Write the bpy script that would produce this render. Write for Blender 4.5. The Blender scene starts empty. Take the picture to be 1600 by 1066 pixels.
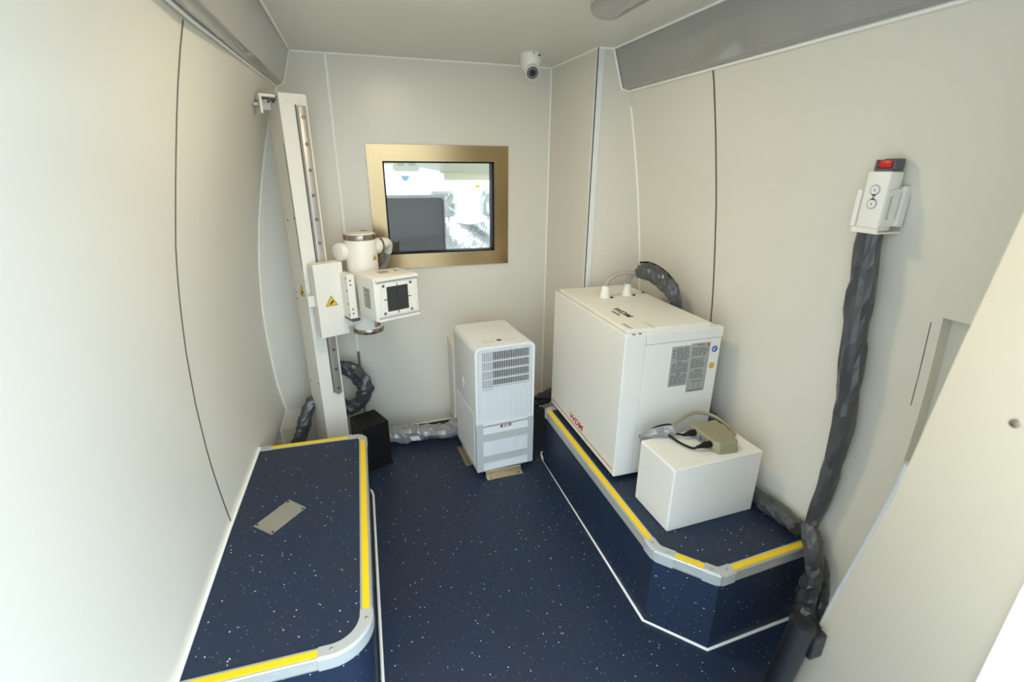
import bpy, bmesh, math, random
from mathutils import Vector, Matrix, noise
PI = math.pi
R = math.radians
C = bpy.context.scene.collection
SC = bpy.context.scene

# ---------------------------------------------------------------- camera, world, light, exposure
def look_camera():
    f_px, pitch, yaw, roll = 746.38, 0.3509978, 0.2998383, 0.0063941
    cp, sp, cy, sy = math.cos(pitch), math.sin(pitch), math.cos(yaw), math.sin(yaw)
    F = Vector((sy*cp, cy*cp, -sp)); Rt = Vector((cy, -sy, 0)); U = Rt.cross(F)
    r = math.cos(roll)*Rt + math.sin(roll)*U
    u = -math.sin(roll)*Rt + math.cos(roll)*U
    cd = bpy.data.cameras.new('camera')
    cd.sensor_width = 36.0; cd.sensor_fit = 'HORIZONTAL'
    cd.lens = f_px*36.0/1600.0
    cd.clip_start = 0.02; cd.clip_end = 300
    cd.dof.use_dof = True; cd.dof.focus_distance = 1.9; cd.dof.aperture_fstop = 2.8
    o = bpy.data.objects.new('camera', cd); C.objects.link(o)
    o.matrix_world = Matrix(((r.x, u.x, -F.x, 0.0), (r.y, u.y, -F.y, 0.0), (r.z, u.z, -F.z, 1.45), (0, 0, 0, 1)))
    SC.camera = o
look_camera()

W = bpy.data.worlds.new('sky'); SC.world = W; W.use_nodes = True
bg = W.node_tree.nodes['Background']
bg.inputs['Color'].default_value = (0.70, 0.86, 1.0, 1)
bg.inputs['Strength'].default_value = 1.4

sun_d = bpy.data.lights.new('hazy_sun', 'SUN'); sun_d.energy = 1.15; sun_d.angle = R(50); sun_d.color = (0.60, 0.80, 1.0)
sun = bpy.data.objects.new('hazy_sun', sun_d); C.objects.link(sun)
sun.rotation_euler = Vector((-0.72, 0.63, -0.27)).to_track_quat('-Z', 'Y').to_euler()

vs = SC.view_settings
vs.view_transform = 'Standard'; vs.look = 'None'; vs.gamma = 1.0; vs.use_curve_mapping = False
vs.exposure = 1.5
LAMP = 21.0

# ---------------------------------------------------------------- materials
def lin(c):
    return tuple((v/12.92 if v <= 0.04045 else ((v+0.055)/1.055)**2.4) for v in c)
def rgb(r, g, b):
    return lin((r/255, g/255, b/255))
def nt(m):
    m.use_nodes = True
    t = m.node_tree
    return t, t.nodes, t.links, t.nodes['Principled BSDF']
def mat(name, col, rough=0.5, metal=0.0, var=0.04, scale=6.0, bump=0.0, bscale=200.0, spec=0.5, coat=0.0, emit=0.0):
    m = bpy.data.materials.new(name); t, N, L, b = nt(m)
    b.inputs['Roughness'].default_value = rough; b.inputs['Metallic'].default_value = metal
    b.inputs['Specular IOR Level'].default_value = spec
    b.inputs['Coat Weight'].default_value = coat
    tc = N.new('ShaderNodeTexCoord'); no = N.new('ShaderNodeTexNoise'); no.inputs['Scale'].default_value = scale
    no.inputs['Detail'].default_value = 4
    L.new(tc.outputs['Object'], no.inputs['Vector'])
    mx = N.new('ShaderNodeMix'); mx.data_type = 'RGBA'
    mx.inputs[6].default_value = (*[c*(1-var) for c in col], 1); mx.inputs[7].default_value = (*[min(1, c*(1+var)) for c in col], 1)
    L.new(no.outputs['Fac'], mx.inputs[0]); L.new(mx.outputs[2], b.inputs['Base Color'])
    if bump:
        n2 = N.new('ShaderNodeTexNoise'); n2.inputs['Scale'].default_value = bscale
        L.new(tc.outputs['Object'], n2.inputs['Vector'])
        bp = N.new('ShaderNodeBump'); bp.inputs['Strength'].default_value = bump; bp.inputs['Distance'].default_value = 0.002
        L.new(n2.outputs['Fac'], bp.inputs['Height']); L.new(bp.outputs['Normal'], b.inputs['Normal'])
    if emit:
        b.inputs['Emission Color'].default_value = (*col, 1); b.inputs['Emission Strength'].default_value = emit
    return m
def mat_vinyl(name, base, base2):
    m = bpy.data.materials.new(name); t, N, L, b = nt(m)
    b.inputs['Roughness'].default_value = 0.42; b.inputs['Specular IOR Level'].default_value = 0.32
    tc = N.new('ShaderNodeTexCoord')
    no = N.new('ShaderNodeTexNoise'); no.inputs['Scale'].default_value = 7; no.inputs['Detail'].default_value = 3
    L.new(tc.outputs['Object'], no.inputs['Vector'])
    mx = N.new('ShaderNodeMix'); mx.data_type = 'RGBA'; mx.inputs[6].default_value = (*base, 1); mx.inputs[7].default_value = (*base2, 1)
    L.new(no.outputs['Fac'], mx.inputs[0])
    last = mx.outputs[2]
    for sc, thr, keep, col in ((50, 0.10, 0.45, (0.70, 0.75, 0.80)), (85, 0.12, 0.40, (0.26, 0.31, 0.38)), (66, 0.14, 0.45, (0.004, 0.005, 0.010)), (60, 0.09, 0.14, (0.30, 0.20, 0.10))):
        mp = N.new('ShaderNodeMapping'); mp.inputs['Location'].default_value = (sc*0.37, sc*0.11, sc*0.73)
        L.new(tc.outputs['Object'], mp.inputs['Vector'])
        v = N.new('ShaderNodeTexVoronoi'); v.inputs['Scale'].default_value = sc
        L.new(mp.outputs['Vector'], v.inputs['Vector'])
        lt = N.new('ShaderNodeMath'); lt.operation = 'LESS_THAN'; lt.inputs[1].default_value = thr
        L.new(v.outputs['Distance'], lt.inputs[0])
        sp = N.new('ShaderNodeSeparateColor'); L.new(v.outputs['Color'], sp.inputs['Color'])
        l2 = N.new('ShaderNodeMath'); l2.operation = 'LESS_THAN'; l2.inputs[1].default_value = keep
        L.new(sp.outputs[0], l2.inputs[0])
        mu = N.new('ShaderNodeMath'); mu.operation = 'MULTIPLY'; L.new(lt.outputs[0], mu.inputs[0]); L.new(l2.outputs[0], mu.inputs[1])
        m2 = N.new('ShaderNodeMix'); m2.data_type = 'RGBA'; m2.inputs[7].default_value = (*col, 1)
        L.new(mu.outputs[0], m2.inputs[0]); L.new(last, m2.inputs[6]); last = m2.outputs[2]
    L.new(last, b.inputs['Base Color'])
    n2 = N.new('ShaderNodeTexNoise'); n2.inputs['Scale'].default_value = 260
    L.new(tc.outputs['Object'], n2.inputs['Vector'])
    bp = N.new('ShaderNodeBump'); bp.inputs['Strength'].default_value = 0.12; bp.inputs['Distance'].default_value = 0.001
    L.new(n2.outputs['Fac'], bp.inputs['Height']); L.new(bp.outputs['Normal'], b.inputs['Normal'])
    return m
def mat_brushed(name, col, rough, axis):
    m = bpy.data.materials.new(name); t, N, L, b = nt(m)
    b.inputs['Metallic'].default_value = 1.0
    tc = N.new('ShaderNodeTexCoord'); mp = N.new('ShaderNodeMapping')
    s = [220, 220, 220]; s[axis] = 4
    mp.inputs['Scale'].default_value = s
    L.new(tc.outputs['Object'], mp.inputs['Vector'])
    no = N.new('ShaderNodeTexNoise'); no.inputs['Scale'].default_value = 1.0; no.inputs['Detail'].default_value = 3
    L.new(mp.outputs['Vector'], no.inputs['Vector'])
    mx = N.new('ShaderNodeMix'); mx.data_type = 'RGBA'
    mx.inputs[6].default_value = (*[c*0.86 for c in col], 1); mx.inputs[7].default_value = (*[min(1, c*1.12) for c in col], 1)
    L.new(no.outputs['Fac'], mx.inputs[0]); L.new(mx.outputs[2], b.inputs['Base Color'])
    mr = N.new('ShaderNodeMapRange'); mr.inputs[3].default_value = rough*0.8; mr.inputs[4].default_value = rough*1.25
    L.new(no.outputs['Fac'], mr.inputs[0]); L.new(mr.outputs[0], b.inputs['Roughness'])
    return m
def mat_glass(name):
    m = bpy.data.materials.new(name); t, N, L, b = nt(m)
    N.remove(b); out = N['Material Output']
    tr = N.new('ShaderNodeBsdfTransparent'); tr.inputs['Color'].default_value = (0.96, 0.97, 0.95, 1)
    gl = N.new('ShaderNodeBsdfGlossy'); gl.inputs['Roughness'].default_value = 0.02
    fr = N.new('ShaderNodeFresnel'); fr.inputs['IOR'].default_value = 1.45
    ms = N.new('ShaderNodeMixShader'); L.new(fr.outputs[0], ms.inputs[0]); L.new(tr.outputs[0], ms.inputs[1]); L.new(gl.outputs[0], ms.inputs[2])
    L.new(ms.outputs[0], out.inputs['Surface'])
    return m

M = {}
M['wall'] = mat('ivory_wall_sheet', (0.75, 0.71, 0.615), 0.29, var=0.012, scale=3, bump=0.05, bscale=90, spec=0.45)
M['ceil'] = mat('ivory_ceiling_sheet', (0.74, 0.715, 0.63), 0.35, var=0.012, scale=3, spec=0.45)
M['caulk'] = mat('white_sealant', (0.95, 0.93, 0.86), 0.5, var=0.02)
M['corner'] = mat('cool_white_corner_strip', (0.80, 0.80, 0.78), 0.4, var=0.02)
M['seam'] = mat('dark_seam', rgb(92, 90, 80), 0.6)
M['greypanel'] = mat('grey_gloss_panel', rgb(158, 156, 150), 0.12, var=0.03, spec=0.5, coat=0.3)
M['vinyl'] = mat_vinyl('navy_speckled_vinyl', (0.012, 0.032, 0.073), (0.027, 0.031, 0.048))
M['alu'] = mat('silver_edge_profile', (0.56, 0.57, 0.55), 0.42, 0.55, var=0.03, scale=30)
M['aluc'] = mat('silver_plastic_cap', (0.54, 0.55, 0.53), 0.5, 0.25, var=0.03, scale=30)
M['yellow'] = mat('yellow_grip_strip', (0.95, 0.64, 0.004), 0.55, var=0.04, bump=0.2, bscale=500)
M['steel'] = mat_brushed('brushed_steel_frame', (0.42, 0.30, 0.155), 0.24, 0)
M['steelv'] = mat_brushed('brushed_steel_frame_upright', (0.42, 0.30, 0.155), 0.24, 2)
M['jamb'] = mat('satin_steel_jamb', (0.90, 0.78, 0.60), 0.46, 0.8, var=0.06, scale=5)
M['metal'] = mat('plain_steel', (0.55, 0.53, 0.49), 0.32, 1.0, var=0.05, scale=40)
M['rail'] = mat('ground_steel_rail', (0.50, 0.47, 0.43), 0.40, 0.55, var=0.06, scale=40)
M['zinc'] = mat('yellowish_zinc_bracket', (0.62, 0.54, 0.38), 0.34, 1.0, var=0.08, scale=40)
M['plate'] = mat('dull_metal_plate', (0.42, 0.40, 0.34), 0.5, 0.6, var=0.05, scale=20)
M['equip'] = mat('cream_white_equipment_paint', (0.86, 0.83, 0.75), 0.38, var=0.015, bump=0.03, bscale=400)
M['equip2'] = mat('warm_white_cabinet_paint', (0.82, 0.785, 0.71), 0.42, var=0.015, bump=0.04, bscale=400)
M['acwhite'] = mat('white_plastic', (0.84, 0.845, 0.84), 0.35, var=0.015)
M['acside'] = mat('white_grey_plastic', (0.72, 0.72, 0.69), 0.45, var=0.02, bump=0.12, bscale=300)
M['acdark'] = mat('dark_vent_interior', (0.03, 0.035, 0.045), 0.5)
M['acgrey'] = mat('grey_louver', (0.42, 0.44, 0.47), 0.45)
M['tape'] = mat('grey_translucent_tape', (0.55, 0.57, 0.55), 0.4, var=0.03)
M['black'] = mat('matt_black_plastic', (0.007, 0.007, 0.0075), 0.55, var=0.1, spec=0.25)
M['blackg'] = mat('black_rubber', (0.005, 0.006, 0.008), 0.5, var=0.1, spec=0.25)
M['ink'] = mat('dark_print', (0.03, 0.03, 0.035), 0.6)
M['inkgrey'] = mat('grey_print', (0.16, 0.16, 0.16), 0.6)
M['red'] = mat('red_print', (0.55, 0.02, 0.025), 0.5)
M['redbtn'] = mat('red_button', (0.60, 0.015, 0.015), 0.3)
M['orange'] = mat('orange_print', (0.50, 0.16, 0.02), 0.5)
M['blue'] = mat('blue_print', (0.02, 0.10, 0.38), 0.4)
M['warn'] = mat('warning_yellow', (0.85, 0.55, 0.01), 0.45)
M['label'] = mat('silver_label', (0.40, 0.41, 0.38), 0.4, 0.3, var=0.05)
M['screen'] = mat('dark_glass_screen', (0.040, 0.032, 0.022), 0.14, spec=0.32)
M['xwin'] = mat('dark_collimator_window', (0.02, 0.022, 0.022), 0.08, spec=0.7)
M['sleeve'] = mat('grey_vinyl_sleeve', (0.062, 0.063, 0.067), 0.27, var=0.08, spec=0.7)
M['sleeveS'] = mat('silver_grey_vinyl_sleeve', (0.30, 0.295, 0.285), 0.30, 0.25, var=0.08, spec=0.7)
M['film'] = mat('clear_silver_seat_film', (0.55, 0.54, 0.53), 0.16, 0.45, var=0.12, spec=0.8)
M['khaki'] = mat('khaki_plastic', (0.30, 0.265, 0.165), 0.5, var=0.04, bump=0.1, bscale=500)
M['cable'] = mat('grey_beige_cable', (0.40, 0.35, 0.30), 0.45)
M['braid'] = mat('grey_braided_hose', (0.42, 0.41, 0.39), 0.35, 0.4, bump=0.5, bscale=300)
M['chrome'] = mat('satin_steel_band', (0.36, 0.31, 0.26), 0.22, 1.0)
M['greyplast'] = mat('dark_grey_plastic', (0.09, 0.09, 0.10), 0.35)
M['lens'] = mat('black_lens', (0.004, 0.004, 0.006), 0.08)
M['glass'] = mat_glass('clear_window_glass')
M['headliner'] = mat('cream_headliner', (0.74, 0.69, 0.52), 0.7)
M['teal'] = mat('blue_grey_mirror', (0.12, 0.28, 0.36), 0.3)
M['ground'] = mat('pale_concrete', (0.52, 0.51, 0.48), 0.8, var=0.1, scale=2)
M['whiteframe'] = mat('white_door_frame', (0.88, 0.87, 0.84), 0.35)

# ---------------------------------------------------------------- shape helpers: each returns (verts, faces)
def s_box(x0, x1, y0, y1, z0, z1, bev=0.0, seg=2):
    if not bev:
        v = [(x0,y0,z0),(x1,y0,z0),(x1,y1,z0),(x0,y1,z0),(x0,y0,z1),(x1,y0,z1),(x1,y1,z1),(x0,y1,z1)]
        return v, [(0,3,2,1),(4,5,6,7),(0,1,5,4),(1,2,6,5),(2,3,7,6),(3,0,4,7)]
    bm = bmesh.new(); bmesh.ops.create_cube(bm, size=1.0)
    for q in bm.verts:
        q.co = Vector(((x0+x1)/2+q.co.x*(x1-x0), (y0+y1)/2+q.co.y*(y1-y0), (z0+z1)/2+q.co.z*(z1-z0)))
    bmesh.ops.bevel(bm, geom=list(bm.edges), offset=bev, segments=seg, affect='EDGES', profile=0.5)
    r = from_bm(bm); return r
def from_bm(bm):
    bm.verts.index_update()
    v = [tuple(q.co) for q in bm.verts]; f = [tuple(q.index for q in g.verts) for g in bm.faces]
    bm.free(); return v, f
def xf(sh, mtx):
    return [tuple(mtx @ Vector(v)) for v in sh[0]], sh[1]
def join(*shs):
    v, f = [], []
    for a, b in shs:
        o = len(v); v += list(a); f += [tuple(i+o for i in q) for q in b]
    return v, f
def frames(pts):
    T = []
    n = len(pts)
    for i in range(n):
        a = pts[max(0, i-1)]; b = pts[min(n-1, i+1)]
        T.append((b-a).normalized())
    up = Vector((0, 0, 1)) if abs(T[0].z) < 0.9 else Vector((1, 0, 0))
    out = []; u = (up - T[0]*up.dot(T[0])).normalized()
    for t in T:
        u = (u - t*u.dot(t)).normalized(); out.append((t, u, t.cross(u)))
    return out
def s_tube(path, r, n=12, caps=True, rz=None):
    pts = [Vector(p) for p in path]; fr = frames(pts)
    v, f = [], []
    for i, (p, (t, u, w)) in enumerate(zip(pts, fr)):
        rr = r[i] if isinstance(r, (list, tuple)) else r
        for k in range(n):
            a = 2*PI*k/n; v.append(tuple(p + (u*math.cos(a) + w*math.sin(a))*rr))
    for i in range(len(pts)-1):
        for k in range(n):
            f.append((i*n+k, i*n+(k+1) % n, (i+1)*n+(k+1) % n, (i+1)*n+k))
    if caps:
        f.append(tuple(reversed(range(n)))); f.append(tuple(range((len(pts)-1)*n, len(pts)*n)))
    return v, f
def s_cyl(p0, p1, r0, r1=None, n=24):
    return s_tube([p0, p1], [r0, r0 if r1 is None else r1], n)
def s_cylb(p0, p1, r, b, n=24):
    p0 = Vector(p0); p1 = Vector(p1); d = (p1-p0).normalized()
    return s_tube([p0, p0+d*b*0.3, p0+d*b, p1-d*b, p1-d*b*0.3, p1], [r-b, r-b*0.3, r, r, r-b*0.3, r-b], n)
def s_prism(poly, z0, z1):
    n = len(poly); v = [(x, y, z0) for x, y in poly] + [(x, y, z1) for x, y in poly]
    f = [tuple(reversed(range(n))), tuple(range(n, 2*n))] + [(i, (i+1) % n, n+(i+1) % n, n+i) for i in range(n)]
    return v, f
def s_loft(rings, close_ring=False, caps=False):
    n = len(rings[0]); v = [tuple(p) for r in rings for p in r]; f = []
    for i in range(len(rings)-1):
        for k in range(n if close_ring else n-1):
            f.append((i*n+k, i*n+(k+1) % n, (i+1)*n+(k+1) % n, (i+1)*n+k))
    if caps:
        f.append(tuple(reversed(range(n)))); f.append(tuple(range((len(rings)-1)*n, len(rings)*n)))
    return v, f
def catmull(pts, per=10):
    P = [Vector(p) for p in pts]; P = [P[0]*2-P[1]] + P + [P[-1]*2-P[-2]]
    out = []
    for i in range(1, len(P)-2):
        a, b, c, d = P[i-1], P[i], P[i+1], P[i+2]
        for k in range(per):
            t = k/per
            out.append(0.5*((2*b) + (c-a)*t + (2*a-5*b+4*c-d)*t*t + (3*b-a-3*c+d)*t**3))
    out.append(P[-2]); return out
def s_sleeve(pts, wid, hei, seed=0, amp=0.25, step=0.012, n=13, side=None):
    """crumpled vinyl sleeve along a path; wid / hei are half sizes at the path points"""
    per = 12
    path = catmull(pts, per)
    m = len(path)
    def at(lst, i):
        if not isinstance(lst, (list, tuple)): return lst
        t = i/(m-1)*(len(lst)-1); k = min(int(t), len(lst)-2); return lst[k]*(1-(t-k)) + lst[k+1]*(t-k)
    L = [0.0]
    for i in range(1, m): L.append(L[-1]+(path[i]-path[i-1]).length)
    cnt = max(6, int(L[-1]/(step*1.5))); rs = []
    j = 0
    for q in range(cnt+1):
        s = L[-1]*q/cnt
        while j < m-2 and L[j+1] < s: j += 1
        t = (s-L[j])/max(1e-6, L[j+1]-L[j]); rs.append((path[j].lerp(path[j+1], t), j+t, s))
    fr = frames([a for a, _, _ in rs])
    rings = []
    for (p, idx, s), (t, u, w) in zip(rs, fr):
        if side is not None:
            sd = Vector(side); w2 = (sd - t*sd.dot(t)).normalized(); u2 = w2.cross(t); w, u = w2, u2
        a_, b_ = at(wid, idx), at(hei, idx)
        pin = 1 + 0.16*noise.noise(Vector((s*14, seed*3.1, 0)))
        ring = []
        for k in range(n):
            a = 2*PI*k/n
            ca, sa = math.cos(a), math.sin(a)
            nv = noise.noise(Vector((ca*2.1+seed, sa*2.1, s*11)))
            cr = 1-abs(noise.noise(Vector((ca*0.9+seed*7, sa*0.9+s*8, s*27+5))))*2.6
            d = pin*(1 + amp*0.9*nv + amp*0.62*(cr-0.4))
            jt = t*(noise.noise(Vector((ca*3+seed, sa*3, s*40)))*step*1.1)
            ring.append(p + jt + u*ca*a_*d + w*sa*b_*d)
        rings.append(ring)
    return s_loft(rings, True, True)

def mesh_obj(name, sh, m, parent=None, smooth=False, loc=None):
    me = bpy.data.meshes.new(name); me.from_pydata([tuple(v) for v in sh[0]], [], sh[1])
    bm = bmesh.new(); bm.from_mesh(me); bmesh.ops.recalc_face_normals(bm, faces=list(bm.faces)); bm.to_mesh(me); bm.free()
    if smooth:
        for p in me.polygons: p.use_smooth = True
        try: me.set_sharp_from_angle(angle=R(38))
        except Exception: pass
    me.materials.append(M[m] if isinstance(m, str) else m)
    o = bpy.data.objects.new(name, me); C.objects.link(o)
    if parent: o.parent = parent
    if loc: o.location = loc
    return o
def tag(o, label, cat=None, group=None, kind=None):
    o['label'] = label
    if cat: o['category'] = cat
    if group: o['group'] = group
    if kind: o['kind'] = kind
    return o
def empty(name, loc=(0, 0, 0), rz=0.0):
    o = bpy.data.objects.new(name, None); C.objects.link(o); o.location = loc; o.rotation_euler = (0, 0, rz)
    o.empty_display_size = 0.05
    return o
def thing(name, label, cat, loc=(0, 0, 0), rz=0.0, group=None):
    return tag(empty(name, loc, rz), label, cat, group)
def struct(name, sh, m, parent=None, smooth=False):
    o = mesh_obj(name, sh, m, parent, smooth)
    if not parent: o['kind'] = 'structure'
    return o
def sroot(name):
    o = empty(name); o['kind'] = 'structure'; return o
def text_shape(body, size, ext=0.0004, shear=0.0, wide=1.0, bold=0.028):
    cu = bpy.data.curves.new('txt', 'FONT'); cu.body = body; cu.size = size; cu.extrude = ext; cu.align_x = 'CENTER'; cu.align_y = 'CENTER'; cu.shear = shear
    cu.resolution_u = 3; cu.offset = size*bold
    o = bpy.data.objects.new('txt', cu); C.objects.link(o)
    dg = bpy.context.evaluated_depsgraph_get(); dg.update()
    me = bpy.data.meshes.new_from_object(o.evaluated_get(dg))
    v = [(q.co.x*wide, q.co.y, q.co.z) for q in me.vertices]; f = [tuple(p.vertices) for p in me.polygons]
    bpy.data.objects.remove(o); bpy.data.curves.remove(cu); bpy.data.meshes.remove(me)
    return v, f
def basis(ori, ex, ey, ez):
    ex, ey, ez = Vector(ex), Vector(ey), Vector(ez)
    return Matrix(((ex.x, ey.x, ez.x, ori[0]), (ex.y, ey.y, ez.y, ori[1]), (ex.z, ey.z, ez.z, ori[2]), (0, 0, 0, 1)))
def s_tri(r, t=0.0006, sides=3, rot=PI/2):
    return s_prism([(r*math.cos(rot+2*PI*k/sides), r*math.sin(rot+2*PI*k/sides)) for k in range(sides)], 0, t)
def warning(parent, mtx, r):
    """yellow warning triangle with black border and a small hand mark"""
    a = mesh_obj('warning_label', xf(s_tri(r, 0.0006), mtx), 'ink', parent)
    mesh_obj('yellow_field', xf(s_tri(r*0.86, 0.0010), mtx), 'warn', a)
    mark = join(xf(s_box(-r*0.30, r*0.22, -r*0.12, r*0.04, 0, 0.0014), Matrix.Rotation(0.5, 4, 'Z')),
                s_box(-r*0.06, r*0.30, -r*0.02, r*0.22, 0, 0.0014), s_box(-r*0.38, r*0.1, -r*0.26, -r*0.18, 0, 0.0014))
    mesh_obj('symbol', xf(mark, mtx), 'ink', a)
    return a
def interp(tab, z):
    tab = sorted(tab)
    if z <= tab[0][0]: return tab[0][1]
    for (a, x), (b, y) in zip(tab, tab[1:]):
        if z <= b: return x + (y-x)*(z-a)/(b-a)
    return tab[-1][1]

# ---------------------------------------------------------------- the room
YB = 2.566; H = 1.92; YS = 1.54; YR = 0.28
ZF = -0.55
struct('ground', s_box(-60, 60, -60, 60, ZF-0.05, ZF), 'ground')['label'] = 'pale concrete ground outside the vehicle'
struct('floor', s_box(-0.62, 1.42, 0.20, 2.62, -0.04, 0.0), 'vinyl')['label'] = 'navy speckled vinyl floor'

LN = [(1.96,-0.305),(1.92,-0.322),(1.80,-0.364),(1.683,-0.399),(1.537,-0.434),(1.38,-0.468),(1.212,-0.502),(1.048,-0.523),(0.911,-0.535),(0.743,-0.543),(0.559,-0.543),(0.408,-0.534),(0.30,-0.524),(0.2,-0.520),(0.1,-0.53),(0.0,-0.525),(-0.04,-0.525)]
LB = [(1.96,-0.215),(1.92,-0.234),(1.782,-0.300),(1.657,-0.350),(1.442,-0.410),(1.215,-0.463),(0.973,-0.501),(0.747,-0.520),(0.558,-0.520),(0.364,-0.513),(0.2,-0.490),(0.1,-0.530),(0.0,-0.525),(-0.04,-0.525)]
RW = [(1.96,1.09),(1.92,1.11),(1.76,1.178),(1.56,1.223),(1.34,1.266),(1.12,1.298),(0.96,1.318),(0.85,1.327),(0.6,1.332),(0.3,1.314),(0.0,1.29),(-0.04,1.29)]
def xl(z, y):
    t = max(0.0, min(1.0, (y-YS)/(YB-YS))); return interp(LN, z)*(1-t)+interp(LB, z)*t
def xr(z, y): return interp(RW, z)
ZG = [-0.04, 0.0, 0.05, 0.1, 0.15, 0.2, 0.25, 0.3, 0.36, 0.44, 0.52, 0.6, 0.68, 0.76, 0.84, 0.92, 1.0, 1.08, 1.16, 1.24, 1.32, 1.4, 1.48, 1.56, 1.64, 1.72, 1.78, 1.84, 1.9, 1.96]
def wall_sheet(fx, ys, sgn, th=0.03, zs=ZG):
    """curved wall sheet with thickness"""
    ring = []
    for y in ys:
        ring.append([(fx(z, y), y, z) for z in zs] + [(fx(z, y)+sgn*th, y, z) for z in reversed(zs)])
    return s_loft(ring, True, True)
g = 0.0028
wl = sroot('wall_left'); wl['label'] = 'curved ivory left wall of the vehicle'
for a, b in ((0.22, YS-g), (YS+g, YB+0.02)):
    mesh_obj('panel', wall_sheet(xl, [a+(b-a)*k/8 for k in range(9)], -1), 'wall', wl, True)
mesh_obj('seam_strip', wall_sheet(lambda z, y: xl(z, y)+0.0012, [YS-0.0036, YS+0.0036], -1, 0.02, [z for z in ZG if z >= 0.3 and z < 1.8]), 'seam', wl, True)
wr = sroot('wall_right'); wr['label'] = 'curved ivory right wall of the vehicle'
YN = 0.735; ZN = 1.118
zlo = [z for z in ZG if z < ZN-0.01]+[ZN]; zhi = [ZN]+[z for z in ZG if z > ZN+0.01]
mesh_obj('panel', wall_sheet(xr, [YS+g, 1.8, 2.11], 1), 'wall', wr, True)
mesh_obj('panel', wall_sheet(xr, [YN, 1.0, 1.3, YS-g], 1, 0.06), 'wall', wr, True)
mesh_obj('panel', wall_sheet(xr, [0.42, YN], 1, 0.06, zhi), 'wall', wr, True)
mesh_obj('recessed_panel', wall_sheet(lambda z, y: xr(z, y)+0.035, [0.42, YN], 1, 0.03, zlo), 'wall', wr, True)
mesh_obj('seam_strip', wall_sheet(lambda z, y: xr(z, y)-0.0012, [YS-0.0034, YS+0.0034], 1, 0.02, [z for z in ZG if z >= 0.3 and z < 1.8]), 'seam', wr, True)
mesh_obj('joint_line', wall_sheet(lambda z, y: xr(z, y)-0.0008, [YN+0.022, YN+0.024], 1, 0.004, [0.87, 0.95, 1.03, 1.10]), 'seam', wr, True)

# back wall with the window opening
WX0, WX1, WZ0, WZ1 = 0.0516, 0.763, 0.940, 1.546        # outer frame
GX0, GX1, GZ0, GZ1 = 0.124, 0.686, 1.014, 1.470         # glass opening
wb = sroot('wall_back'); wb['label'] = 'ivory bulkhead wall with the inspection window'
XS = -0.085
mesh_obj('panel', s_box(-0.60, XS-0.0015, YB, YB+0.05, -0.04, H+0.03), 'wall', wb)
mesh_obj('panel', join(s_box(XS+0.0015, GX0-0.02, YB, YB+0.05, -0.04, H+0.03), s_box(GX1+0.02, 1.03, YB, YB+0.05, -0.04, H+0.03),
         s_box(GX0-0.02, GX1+0.02, YB, YB+0.05, GZ1+0.02, H+0.03), s_box(GX0-0.02, GX1+0.02, YB, YB+0.05, -0.04, GZ0-0.02)), 'wall', wb)
mesh_obj('seam_strip', s_box(XS-0.005, XS+0.005, YB-0.0025, YB+0.01, 0.0, H), 'caulk', wb)
mesh_obj('ledge', s_loft([[(x, YB-0.001, 0.20), (x, YB-0.03, 0.10), (x, YB-0.03, -0.03), (x, YB, -0.03)] for x in (-0.55, -0.30)], True, True), 'wall', wb)
# jog at the right: side face and narrow face toward the room
wj = sroot('wall_corner'); wj['label'] = 'boxed-out corner column right of the window'
mesh_obj('panel', s_prism([(0.993, YB+0.02), (1.018, 2.092), (1.05, 2.092), (1.05, YB+0.02)], -0.04, H+0.02), 'wall', wj)
mesh_obj('panel', s_box(1.0185, 1.36, 2.088, 2.12, -0.04, H+0.02), 'wall', wj)
mesh_obj('corner_strip', join(s_box(1.0135, 1.044, 2.0845, 2.0878, 0.30, H-0.001), s_box(1.0135, 1.0165, 2.0845, 2.112, 0.30, H-0.001)), 'corner', wj)
# ceiling in two sheets
ce = sroot('ceiling'); ce['label'] = 'glossy ivory ceiling'
mesh_obj('panel', s_box(-0.45, XS-0.001, 0.22, 2.64, H, H+0.04), 'ceil', ce)
mesh_obj('panel', s_box(XS+0.001, 1.30, 0.22, 2.64, H, H+0.04), 'ceil', ce)
mesh_obj('seam_strip', s_box(XS-0.004, XS+0.004, 0.22, YB, H-0.001, H+0.01), 'ceil', ce)
# rear door frame pieces beside the camera
ED = [(1.92,0.368),(1.40,0.405),(1.209,0.421),(0.948,0.438),(0.65,0.478),(0.444,0.499),(0.0,0.53),(-0.04,0.53)]
wrr = sroot('wall_rear'); wrr['label'] = 'rear door surround right of the opening'
zz = [-0.04, 0.3, 0.444, 0.65, 0.948, 1.209, 1.4, 1.65, 1.92]
def ring_plate(x0, x1, ya, yb):
    return s_loft([[(x0, ya(z), z), (x0, yb(z), z), (x1, yb(z), z), (x1, ya(z), z)] for z in zz], True, True)
mesh_obj('steel_jamb', ring_plate(0.80, 0.815, lambda z: 0.262, lambda z: interp(ED, z)), 'jamb', wrr, True)
mesh_obj('filler', ring_plate(0.8155, 1.40, lambda z: 0.262, lambda z: interp(ED, z)-0.02), 'wall', wrr)
mesh_obj('edge_bead', s_tube([(0.812, interp(ED, z)+0.005, z) for z in (-0.04, 0.3, 0.5, 0.65, 0.8, 0.948, 1.0)], 0.0075, 10), 'aluc', wrr, True)
mesh_obj('door_frame', join(ring_plate(0.79, 0.83, lambda z: 0.20, lambda z: 0.2615), ring_plate(0.80, 1.40, lambda z: 0.10, lambda z: 0.1995)), 'whiteframe', wrr)
for z in (1.27, 1.135):
    mesh_obj('rivet', s_cylb((0.800, 0.335, z), (0.797, 0.335, z), 0.006, 0.001, 14), 'chrome', wrr, True)

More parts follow.
